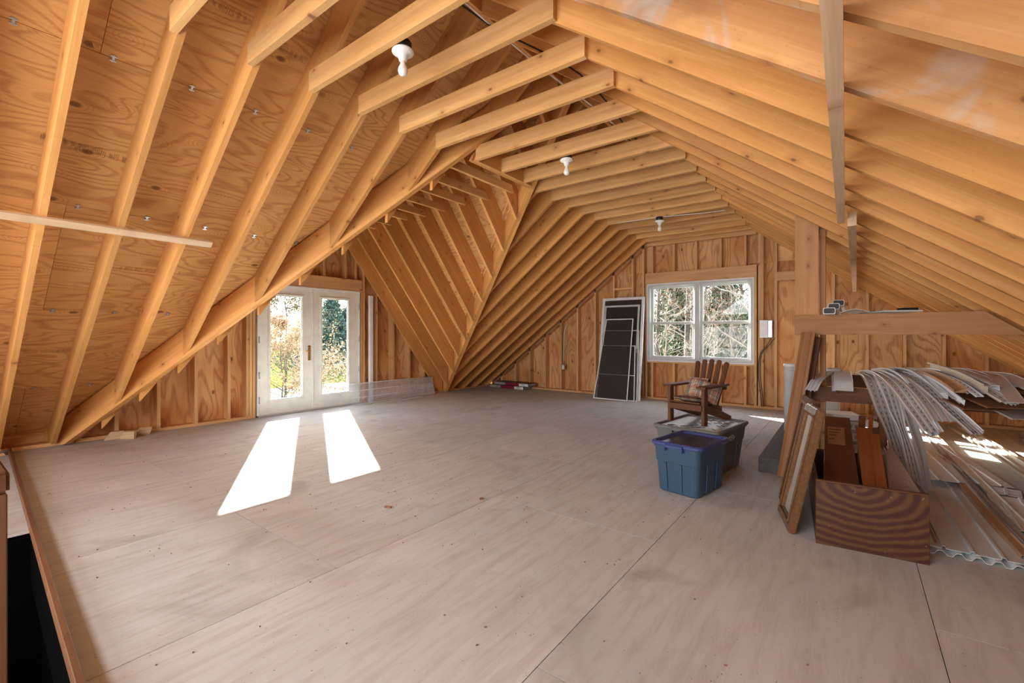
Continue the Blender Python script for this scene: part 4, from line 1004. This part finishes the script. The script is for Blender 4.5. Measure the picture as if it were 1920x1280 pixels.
# ------------------------------------------------------------------ metal / corrugated sheets on the floor
M['metal'] = plain('pale_metal_siding', (.76, .80, .82), .30, .1, nz=.05, sc=2, c2=(.82, .86, .88)); M['dustmetal'] = plain('dusty_metal_siding', (.68, .71, .72), .42, .1, nz=.12, sc=2)
def corr(label, a, b, w, ribs, mat, z0=.004, rh=.012, wave=False, name='metal_sheet', amp=.012, z1=None, curl=0):
    a, b = V(a), V(b); L = (b-a).length; r = thing(name, label, 'metal sheet', a)
    prof = []
    if wave:
        n = int(w/.0075)
        for i in range(n+1): x = -w/2+w*i/n; prof.append((x, amp*(.5+.5*max(-1, min(1, 1.6*math.sin(2*math.pi*x/.075))))))
    else:
        prof.append((-w/2, 0))
        for i in range(ribs):
            x = -w/2+w*(i+.5)/ribs; prof += [(x-.010, 0), (x-.006, rh), (x+.006, rh), (x+.010, 0)]
        prof.append((w/2, 0))
    d = (b-a)/L; n_ = 10
    path = [d*L*i/n_+V((0, 0, z0+((z1 or z0)-z0)*i/n_+.006*math.sin(i*1.3)*(i/n_))) for i in range(n_+1)]
    part(MB().sweep(prof, path, closed=False, thick=.002), 'sheet', M[mat], r)
    return r
corr('wavy corrugated sheet at the bottom of the floor stack, scalloped near edge', (.60, 3.44, 0), (.52, 7.6, 0), .56, 0, 'metal', .001, wave=True, amp=.022, name='corrugated_sheet')
corr('long ribbed grey-white metal sheet on top of the corrugated one', (.585, 3.47, 0), (.50, 7.5, 0), .47, 4, 'dustmetal', .028, .012)
corr('plain pale metal sheet with raised ribs lying fan-like, left one of the upper pair', (.62, 4.93, 0), (.42, 7.3, 0), .24, 2, 'metal', .062, .008, z1=.09)
corr('plain pale metal sheet with raised ribs lying fan-like, right one of the upper pair', (.86, 5.02, 0), (.55, 7.4, 0), .25, 2, 'metal', .058, .008, z1=.08)
corr('pale ribbed sheet at the right frame edge on the floor stack', (.86, 3.95, 0), (.90, 4.75, 0), .22, 2, 'metal', .05, .010)
corr('short pale sheet offcut between the floor sheets at right', (.90, 4.80, 0), (.93, 5.0, 0), .16, 1, 'metal', .05, .008)
corr('brown metal strip with curled end beside the trough', (.385, 3.52, 0), (.33, 6.5, 0), .09, 1, 'tan', .012, .02)
for i, (x0, x1, y0_, mt, lb) in enumerate([(.79, .66, 3.6, 'brownsoff', 'dark folded channel strip on the floor left of the long bone strips'), (.86, .74, 3.75, 'bone', 'long bone coloured strip on the floor stack nearest the sheets'), (1.16, .98, 5.3, 'bone', 'long bone coloured strip on the floor, second from the sheets'), (1.22, 1.06, 5.5, 'taupe', 'long taupe strip on the floor, third from the sheets'), (1.28, 1.12, 5.6, 'bone', 'long bone coloured strip on the floor farthest right'), (.74, .62, 3.55, 'tan', 'tan strip on the floor sheets left of the dark channel')]):
    sid(lb, [(x0, y0_, .05), (x0*.67+x1*.33, y0_+.9, .06), (x1, 7.8, .07)], .045, 'channel' if i % 2 == 0 else 'angle', mt, cat='trim strip')
# grey rough slabs at right
M['rough'] = plain('rough_grey', (.24, .21, .19), .9, nz=.35, sc=40)
for i, (z, lb) in enumerate([(.03, 'rough grey slab, lower of two on the floor under the eave'), (.11, 'rough grey slab, upper of two on the floor under the eave')]):
    o = MB().box((1.9, 7.4-i*.05, z), (.75, .4, .06)).build('rough_slab', M['rough'], bevel=.006); solo(o, lb, 'slab')
# ------------------------------------------------------------------ under the rack: packages
M['paper'] = plain('printed_paper', (.44, .42, .36), .7, nz=.05); M['green'] = plain('green_plastic', (.12, .18, .14), .5)
def xbox(name, lb, c, d, mat, rz=0, cat='package', bev=.006):
    o = MB().box((0, 0, 0), d).build(name, M[mat], bevel=bev, bseg=2); o.location = c; o.rotation_euler = (0, 0, rz); return solo(o, lb, cat)
pk = thing('printed_box', 'grey carton with printed brick-like pattern under the rack', 'box', (-.08, 6.3, 0), .12)
part(MB().box((0, 0, .14), (.30, .3, .28)), 'carton', M['paper'], pk, .004)
for r_ in range(4):
    for c__ in range(4): part(MB().box((-.10+c__*.066+(r_ % 2)*.02-.01, -.151, .05+r_*.06), (.045, .002, .035)), 'print_mark', M['rough'], pk)
xbox('plastic_bag', 'crumpled clear-white plastic wrap lying on the printed box', (-.12, 6.3, .315), (.36, .32, .06), 'palev', .3, 'plastic wrap', .02)
xbox('flat_carton', 'pale grey-green flat carton behind the printed box', (-.30, 6.75, .21), (.36, .3, .40), 'winwhite', 0, 'box')
xbox('small_parcel', 'small white folded packet right of the printed box', (.13, 6.25, .26), (.14, .16, .06), 'vinylwhite', .6, 'packet', .01)
xbox('small_parcel', 'small green container right of the printed box', (.12, 6.15, .04), (.08, .1, .08), 'green', .2, 'container', .01)
xbox('brown_cloth', 'crumpled brown cloth on the floor behind the siding', (.22, 6.35, .17), (.12, .2, .34), 'rust', .4, 'cloth', .03)
# ------------------------------------------------------------------ white pipes behind the post
r = thing('white_pipe', 'thick white plastic pipe standing behind the rack post', 'pipe', (-.56, 6.0, 0))
part(MB().lathe([(0, 0), (.062, 0), (.062, .86), (.068, .862), (.068, .895), (0, .895)], (0, 0, 0), 24), 'pipe_body', M['vinylwhite'], r)
o = MB().lathe([(0, 0), (.028, 0), (.028, 1.02), (0, 1.02)], (0, 0, 0), 16).build('white_pipe', M['cable_white']); o.location = (-.50, 6.15, 0)
solo(o, 'thinner taller white pipe standing behind the thick pipe', 'pipe')
r = thing('paint_bucket', 'white plastic lid and roll on the rail right of the rack post', 'roll', (-.16, 5.6, .83))
part(MB().lathe([(0, -.0), (.10, 0), (.105, .012), (.10, .025), (0, .025)], (0, 0, 0), 24), 'base_disc', M['vinylwhite'], r)
part(MB().lathe([(0, .025), (.08, .025), (.08, .05), (.05, .055), (0, .055)], (0, 0, 0), 24), 'top_disc', M['palev'], r)
# black treated beam on the floor
M['blackbeam'] = lumber('tarred_beam', (.06, .058, .055), (.13, .125, .12), knots=False)
o = MB().prism([(-.67, 4.56, 0), (-.50, 4.57, 0), (-.50, 4.57, .135), (-.67, 4.56, .135)], (-.02, 2.4, 0)).build('dark_beam', M['blackbeam'], None, (0, 1, 0), (1, 0, 0), bevel=.006)
solo(o, 'thick dark grey timber beam lying on the floor beside the post', 'beam')
# ------------------------------------------------------------------ wooden trough box and its contents
t = NT('figured_ply'); vec, rd = offs(t)
w_ = t.n.new('ShaderNodeTexWave'); w_.wave_type = 'RINGS'; w_.rings_direction = 'Y'; w_.inputs['Scale'].default_value = 6.5; w_.inputs['Distortion'].default_value = 3.5; w_.inputs['Detail'].default_value = 2.5; w_.inputs['Detail Scale'].default_value = 1.2
t.l.new(t.vmath('MULTIPLY', t.vmath('SUBTRACT', t.coord(), (.20, 0, .36)), (.75, 1, 1.25)), w_.inputs['Vector'])
col = t.mixc(t.rng(w_.outputs[0], .2, .9), (.05, .016, .009, 1), (.095, .045, .014, 1)); n = t.noise(vec, 6, 3); col = t.mixc(t.rng(n, .5, .75, 0, .6), col, (.075, .026, .018, 1))
n = t.noise(vec, 38, 3, .6); col = t.mixc(t.rng(n, .70, .78, 0, .7), col, (.30, .24, .18, 1))
M['figured'] = t.base(col, .42, 0, .35)
tb = thing('wooden_trough', 'long open dark plywood box holding boards, nearest on the right', 'box', (-.17, 3.2, 0), math.radians(5.5))
part(MB().box((.25, 0, .182), (.50, .018, .364)), 'front_panel', M['figured'], tb, .002, grain=(1, 0, 0), side=(0, 1, 0))
part(MB().box((.25, .004, .368), (.50, .022, .012)), 'top_edge', M['oldwood'], tb, .002, grain=(1, 0, 0), side=(0, 1, 0))
part(MB().box((.009, .56, .17), (.018, 1.10, .34)), 'side_panel', M['oldwood'], tb, grain=(0, 1, 0), side=(1, 0, 0))
part(MB().prism([(.482, .01, .0), (.482, 1.1, .0), (.482, 1.1, .34), (.482, .01, .362)], (.018, 0, 0)), 'side_panel', M['oldwood'], tb, grain=(0, 1, 0), side=(1, 0, 0))
part(MB().box((.25, 1.11, .16), (.50, .018, .32)), 'back_panel', M['oldwood'], tb, grain=(1, 0, 0), side=(0, 1, 0))
part(MB().box((.25, .56, .012), (.46, 1.08, .018)), 'bottom_panel', M['oldwood'], tb, grain=(0, 1, 0), side=(0, 0, 1))
M['mdf'] = plain('brown_board_face', (.14, .055, .026), .35, nz=.12, sc=4); M['labelp'] = plain('kraft_label', (.36, .20, .12), .6); M['redwood'] = lumber('reddish_board', (.20, .055, .018), (.30, .095, .03), knots=False, rough=.35)
def slab(name, lb, A, B, C__, D_, th, mat, cat='board', label_rect=False):
    A, B, C__, D_ = [V(p) for p in (A, B, C__, D_)]; C__ = D_+(B-A)*((C__-D_).length/(B-A).length); n = (B-A).cross(D_-A).normalized()
    r = thing(name, lb, cat, A)
    part(MB().prism([V((0, 0, 0)), B-A, C__-A, D_-A], -n*th if n.y < 0 else n*th), 'panel', M[mat], r, .002, grain=D_-A, side=n)
    if label_rect:
        nn2 = n if n.y < 0 else -n
        q = lambda u, v: ((B-A)*u)*(1-v)+((D_-A)*(1-u)+(C__-A)*u)*v+nn2*.001
        lab = part(MB().prism([q(.12, .70), q(.72, .70), q(.74, .88), q(.12, .88)], nn2*.001), 'paper_label', M['labelp'], r)
        for k, v in enumerate((.85, .82, .79, .75)): part(MB().prism([q(.16, v), q(.6-.08*k, v), q(.6-.08*k, v+.006), q(.16, v+.006)], nn2*.0025), 'print_line', M['oldwood'], r)
    return r
slab('wide_board', 'wide brown board with paper label leaning out of the trough', (-.145, 3.30, .05), (.07, 3.32, .05), (-.015, 4.45, .585), (-.175, 4.45, .565), .018, 'mdf', label_rect=True)
slab('narrow_board', 'reddish board in the trough right of the wide labelled board', (.075, 3.32, .10), (.13, 3.32, .10), (.115, 4.10, .545), (.02, 4.10, .56), .016, 'redwood')
slab('narrow_board', 'thin orange-brown board in the trough, second right of the labelled one', (.135, 3.34, .14), (.19, 3.34, .14), (.15, 4.05, .53), (.10, 4.05, .53), .014, 'redwood')
slab('narrow_board', 'dark short upright stick standing behind the reddish boards', (.02, 3.9, .05), (.06, 3.9, .05), (.075, 4.25, .60), (.04, 4.25, .62), .014, 'oldwood')
slab('narrow_board', 'slim brown lath leaning at the back of the trough', (.08, 3.95, .05), (.10, 3.95, .05), (.125, 4.3, .62), (.10, 4.3, .63), .012, 'redwood')
M['hardboard'] = plain('speckled_hardboard', (.22, .125, .095), .6, nz=.3, sc=60)
slab('hardboard_sheet', 'dark hardboard offcut with diagonal top leaning in the trough right side', (.20, 3.30, .18), (.305, 3.23, .355), (.145, 4.02, .50), (.14, 4.0, .36), .006, 'hardboard')
# leaning frames and door casing
def lean_frame(name, lb, A, B, h_top, shift, fw, m1, m2, pane):
    """A,B bottom corners (near, far); top shifted by shift (x) at height h_top"""
    A, B = V(A), V(B); Cc = B+V((shift, .02, h_top)); D_ = A+V((shift, .02, h_top))
    r = thing(name, lb, 'frame', A); n = (B-A).cross(D_-A).normalized(); n = n if n.x < 0 else -n
    q = lambda u, v: ((B-A)*u)*(1-v)+((D_-A)*(1-u)+(Cc-A)*u)*v
    fu = fw/(B-A).length; fv = fw/(D_-A).length
    for (u0, u1, v0, v1, nm) in ((0, fu, 0, 1, 'stile'), (1-fu, 1, 0, 1, 'stile'), (fu, 1-fu, 0, fv, 'rail'), (fu, 1-fu, 1-fv, 1, 'rail')):
        gdir = q(u0, 1)-q(u0, 0) if nm == 'stile' else B-A
        part(MB().prism([q(u0, v0), q(u1, v0), q(u1, v1), q(u0, v1)], n*.042), nm, M[m1 if not (nm == 'rail' and v0 > .5) else m2], r, .006, 2, grain=gdir, side=n)
    iu, iv = fu*.75, fv*.75; b = MB()
    for (u0, u1, v0, v1) in ((iu, iu+fu*.3, iv, 1-iv), (1-iu-fu*.3, 1-iu, iv, 1-iv), (iu, 1-iu, iv, iv+fv*.3), (iu, 1-iu, 1-iv-fv*.3, 1-iv)):
        b.prism([q(u0, v0)+n*.042, q(u1, v0)+n*.042, q(u1, v1)+n*.042, q(u0, v1)+n*.042], n*.008)
    part(b, 'gilt_lip', M['gilt'], r, .002)
    part(MB().prism([q(fu, fv)+n*.01, q(1-fu, fv)+n*.01, q(1-fu, 1-fv)+n*.01, q(fu, 1-fv)+n*.01], n*.004), 'mirror_glass', M[pane], r)
    return r
M['gilt'] = plain('gilt', (.17, .085, .035), .35, .3, nz=.3, sc=60); M['mirror'] = plain('mirror_pane', (.50, .53, .54), .15, .3, nz=.03)
M['silverf'] = plain('silver_moulding', (.55, .56, .56), .25, .6)
lean_frame('mirror_frame', 'gilt and silver framed mirror leaning against the trough, front one', (-.275, 3.24, 0), (-.375, 3.62, 0), .765, .155, .055, 'gilt', 'silverf', 'mirror')
lean_frame('mirror_frame', 'dark framed mirror leaning behind the gilt one', (-.31, 3.52, 0), (-.40, 3.9, 0), .78, .15, .05, 'oldwood', 'oldwood', 'mirror')
cs = thing('door_casing', 'long moulded wooden casing leaning on the rack post', 'trim board', (-.46, 4.50, 0))
prof = [(-.055, 0), (-.055, .018), (-.04, .024), (-.03, .016), (.02, .014), (.035, .024), (.055, .02), (.055, 0)]
path = [V((0, 0, .0)), V((.155, .29, 1.235))]
part(MB().sweep(prof, path, up=(-.3, -1, .2)), 'moulding', M['trimwood'], cs, grain=path[1]-path[0], side=(0, 1, 0))
cs = thing('door_casing', 'second darker wooden casing close behind the moulded one', 'trim board', (-.42, 4.60, 0))
part(MB().sweep([(-.045, 0), (-.045, .016), (.045, .02), (.045, 0)], [V((0, 0, 0)), V((.165, .24, 1.2))], up=(-.3, -1, .2)), 'moulding', M['oldwood'], cs, grain=path[1]-path[0], side=(0, 1, 0))
# ------------------------------------------------------------------ debris on the floor
rd_ = random.Random(11); mb = MB()
for i in range(420):
    x, y = rd_.uniform(-6.5, .9), rd_.uniform(.45, 7.8)
    if rd_.random() < .5: x = rd_.gauss(-3.0, 1.3); y = rd_.gauss(2.3, 1.1)
    if y < .45 or x < -6.8 or x > 1.5: continue
    s_ = rd_.uniform(.0018, .004); mb.box((x, y, .0022), (s_*rd_.uniform(1, 3), s_, .004), R=Matrix.Rotation(rd_.uniform(0, 3), 3, 'Z'))
o = mb.build('sawdust_crumbs', M['rust']); solo(o, 'scattered small dark wood crumbs on the floor', 'debris', kind='stuff')
for (x, y, l_, rz, lb) in [(-2.62, 2.03, .05, .4, 'brown wood chip on the floor in front of the sun patches, largest'), (-2.2, 2.55, .03, 1.0, 'small wood chip right of the largest chip on the floor')]:
    o = MB().box((0, 0, .006), (l_, .018, .012)).build('wood_chip', M['rust'], bevel=.002); o.location = (x, y, 0); o.rotation_euler = (0, 0, rz); solo(o, lb, 'wood chip')

# ------------------------------------------------------------------ outside
GZ = -2.9
t = NT('grass'); v_ = t.coord(); col = t.mixc(t.rng(t.noise(v_, .4, 5, .7), .35, .65), (.05, .085, .015, 1), (.11, .14, .03, 1)); col = t.mixc(t.rng(t.noise(v_, 6, 3), .4, .7, 0, .5), col, (.09, .09, .035, 1)); M['grass'] = t.base(col, 1.0, 0, 0.0)
o = MB().prism([(-260, -60, GZ-.5), (120, -60, GZ-.5), (120, 300, GZ-.5), (-260, 300, GZ-.5)], (0, 0, .5)).build('lawn', M['grass']); solo(o, 'green lawn outside the building', 'lawn', kind='structure')
o = MB().prism([(-34, -20, GZ), (-27, -20, GZ), (-29, 60, GZ), (-37, 60, GZ)], (0, 0, .03)).build('driveway', M['asphalt']); solo(o, 'pale gravel drive seen low through the right french door', 'driveway', kind='structure')
def dirp(px, D): r_ = (px-960)/848.9; c__, s__ = .7996, .6005; return V(((r_*c__-s__)*D, (r_*s__+c__)*D, GZ))
M['bark'] = plain('bark', (.06, .05, .042), .9, nz=.3, sc=12); M['barkpale'] = plain('pale_bark', (.20, .18, .16), .85, nz=.3, sc=10)
M['twig'] = plain('twig', (.13, .11, .09), .85); M['needle'] = plain('needles', (.035, .065, .03), .8, nz=.35, sc=1.5, c2=(.075, .12, .05)); M['spruce'] = plain('spruce_needles', (.035, .07, .055), .8, nz=.3, sc=1.2, c2=(.08, .14, .10))
M['leafred'] = plain('russet_leaves', (.15, .05, .025), .8, nz=.3, sc=2, c2=(.22, .10, .05)); M['leaftan'] = plain('tan_leaves', (.30, .22, .15), .8, nz=.25, sc=3, c2=(.46, .37, .26)); M['dryleaf'] = plain('dry_leaves', (.13, .115, .075), .8, nz=.3, sc=2)
def rv(R_): return V((R_.gauss(0, 1), R_.gauss(0, 1), R_.gauss(0, 1))).normalized()
def leaves(pts, size, R_, n):
    mb = MB()
    for i in range(n):
        p = R_.choice(pts)+rv(R_)*R_.uniform(0, size*5); a = rv(R_)*size*R_.uniform(.6, 1.3); b = a.cross(rv(R_)).normalized()*size*.5
        mb.v += [p-a, p+b, p+a, p-b]; k = len(mb.v); mb.f.append((k-4, k-3, k-2, k-1)); mb.sm.append(False)
    return mb
def bare_tree(lb, loc, H_, R0, seed, mat='bark', lean_=(0, 0), limbs=16, leafm=None, nleaf=0, lsize=.05, start=.3, spread=.5, name='bare_tree', twm='twig'):
    R_ = random.Random(seed); r = thing(name, lb, 'tree', loc); tips = []
    tr = [V((lean_[0]*t_+R_.gauss(0, .02)*H_*t_*.5, lean_[1]*t_+R_.gauss(0, .02)*H_*t_*.5, H_*t_)) for t_ in [i/8 for i in range(9)]]
    m1 = MB().tube(tr, [R0*(1-.85*i/8) for i in range(9)], 7); m2 = MB()
    for k in range(limbs):
        t_ = start+(1-start)*(k+R_.random())/limbs; i = min(7, int(t_*8)); p = tr[i].lerp(tr[i+1], t_*8-i)
        a = R_.uniform(0, 6.28); d = V((math.cos(a), math.sin(a), R_.uniform(.2, 1.1))).normalized(); L = H_*spread*(1.05-t_)*R_.uniform(.6, 1.2)+.3
        pts = [p]; dd = d.copy()
        for q in range(5): dd = (dd+rv(R_)*.22+V((0, 0, .05))).normalized(); pts.append(pts[-1]+dd*L/5)
        m1.tube(pts, [R0*.32*(1-t_*.6)*(1-.17*q) for q in range(6)], 5, cap=False)
        for w in range(6):
            u = R_.uniform(.25, 1); i2 = min(4, int(u*5)); p2 = pts[i2].lerp(pts[i2+1], u*5-i2); d2 = (dd+rv(R_)*.8).normalized(); L2 = L*R_.uniform(.2, .45); P2 = [p2]
            for q in range(3): d2 = (d2+rv(R_)*.25).normalized(); P2.append(P2[-1]+d2*L2/3)
            m2.tube(P2, [R0*.09, R0*.07, R0*.05, R0*.025], 3, cap=False); tips += P2[1:]
            for z in range(3):
                d3 = (d2+rv(R_)*.9).normalized(); s0 = R_.choice(P2[1:]); P3 = [s0, s0+d3*L2*.25+rv(R_)*L2*.05, s0+d3*L2*.5]; m2.tube(P3, [R0*.045, R0*.035, R0*.018], 3, cap=False); tips += P3[1:]
    part(m1, 'trunk', M[mat], r); part(m2, 'twigs', M[twm], r)['kind'] = 'stuff'
    if nleaf: part(leaves(tips, lsize, R_, nleaf), 'foliage', M[leafm], r)['kind'] = 'stuff'
    return r
def conifer(lb, loc, H_, W_, seed, mat='needle', n=9000, size=.10, name='conifer_tree'):
    R_ = random.Random(seed); r = thing(name, lb, 'tree', loc)
    part(MB().tube([(0, 0, 0), (0, 0, H_*.5), (0, 0, H_)], [H_*.02, H_*.012, .01], 7), 'trunk', M['bark'], r)
    pts = []; br = MB()
    for k in range(int(H_*26)):
        t_ = R_.random()**.85; z = H_*(.06+.93*t_); L = W_/2*(1-t_)**.8*R_.uniform(.65, 1.1)+.1; a = R_.uniform(0, 6.28)
        d = V((math.cos(a), math.sin(a), R_.uniform(-.35, .15)))
        p1 = V((0, 0, z)); p2 = p1+d*L; br.tube([p1, p1.lerp(p2, .5)+V((0, 0, .05*L)), p2], [.02, .014, .006], 3, cap=False)
        for q in range(8): pts.append(p1.lerp(p2, .2+.8*q/7)+V((0, 0, .05*L*math.sin(q/7*3.1))))
    part(br, 'branches', M['bark'], r); part(leaves(pts, size, R_, n), 'foliage', M[mat], r)['kind'] = 'stuff'
    return r
# through the gable window
conifer('dark green conifer left of the window mullion, outside', dirp(1268, 21), 7.2, 4.6, 21)
conifer('dark green conifer right of the window mullion, outside', dirp(1357, 19), 6.4, 5.2, 22)
conifer('low conifer at the left edge of the window view', dirp(1232, 26), 5.6, 4.5, 23, n=6000)
conifer('broad low conifer behind the leaning trunk, right window sash', dirp(1392, 24), 5.6, 5.5, 24, n=8000)
conifer('dark conifer directly behind the window mullion', dirp(1312, 23), 6.0, 5.2, 25, n=8000)
bare_tree('slim dark trunk seen in the left window sash, left of the pale one', dirp(1287, 18), 12, .13, 31, limbs=20)
bare_tree('slim pale trunk seen in the left window sash beside the dark one', dirp(1296, 19), 12, .12, 32, 'barkpale', limbs=16)
bare_tree('pale leaning birch-like trunk at the right of the window view', dirp(1394, 14), 10, .15, 33, 'barkpale', lean_=(.9, .5), limbs=18)
bare_tree('bare tree with russet leaves filling the upper right sash', dirp(1372, 17), 10, .10, 34, limbs=26, leafm='leafred', nleaf=1900, lsize=.05, spread=.6)
bare_tree('bare branching tree at the left edge of the window view', dirp(1236, 17), 10, .10, 35, limbs=22, leafm='leafred', nleaf=250, lsize=.05, spread=.6)
bare_tree('bare tangled young tree low in the middle of the window', dirp(1320, 14), 5.6, .06, 36, 'twig', limbs=34, spread=.6, start=.15, leafm='dryleaf', nleaf=250, lsize=.03, twm='barkpale')
bare_tree('bare tangled young tree low in the left sash', dirp(1250, 14.5), 5.5, .06, 37, 'twig', limbs=34, spread=.6, start=.15, leafm='leafred', nleaf=300, lsize=.03, twm='barkpale')
bare_tree('bare tangled young tree low in the right sash', dirp(1375, 14.5), 5.5, .06, 38, 'twig', limbs=34, spread=.6, start=.15, leafm='dryleaf', nleaf=200, lsize=.03, twm='barkpale')
bare_tree('bare spreading tree behind the leaning trunk, right edge of the window view', dirp(1388, 21), 12, .13, 39, limbs=30, leafm='leafred', nleaf=1500, lsize=.06, spread=.5)
bare_tree('bare tree just right of the mullion high in the window view', dirp(1335, 20), 12, .13, 40, limbs=28, leafm='leafred', nleaf=500, lsize=.06, spread=.5)
for i in range(8):
    bare_tree('distant bare tree in the wood beyond the gable window, %s from the left' % ('first', 'second', 'third', 'fourth', 'fifth', 'sixth', 'seventh', 'eighth')[i], dirp(1215+i*27, 30+5*(i % 3)), 13+i % 4, .16, 50+i, limbs=18, leafm='leafred', nleaf=300, lsize=.09, spread=.45, name='bare_tree')['group'] = 'distant bare trees beyond the window'
# through the french doors
bare_tree('bushy shrub with pale tan leaves outside the left french door', dirp(528, 13.5), 4.3, .05, 61, 'twig', limbs=46, leafm='leaftan', nleaf=15000, lsize=.038, start=.05, spread=.75, name='leafy_shrub')
bare_tree('tall greyish bare shrub behind the tan one, left french door', dirp(536, 22), 6.6, .08, 62, 'bark', limbs=46, leafm='dryleaf', nleaf=12000, lsize=.055, start=.1, spread=.6, name='leafy_shrub')
conifer('broad blue-green spruce beyond the lawn, right french door', dirp(622, 57), 8.2, 7.5, 63, 'spruce', n=16000, size=.20)
conifer('broad spruce at the far side of the lawn, between the door lights', dirp(590, 60), 7.6, 7.0, 64, 'spruce', n=9000, size=.22)
conifer('spruce farther right of the broad spruce beyond the lawn', dirp(652, 60), 7.2, 6.5, 65, 'spruce', n=9000, size=.22)
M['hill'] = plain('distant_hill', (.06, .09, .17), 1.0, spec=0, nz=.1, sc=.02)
hm = MB(); N_ = 40; pts = []
for i in range(N_+1):
    x = -330+460*i/N_; pts.append((x, 295, GZ+8+9*math.sin(i*.45)+4*math.sin(i*1.3)))
poly = [(-330, 295, GZ-1)]+pts+[(130, 295, GZ-1)]
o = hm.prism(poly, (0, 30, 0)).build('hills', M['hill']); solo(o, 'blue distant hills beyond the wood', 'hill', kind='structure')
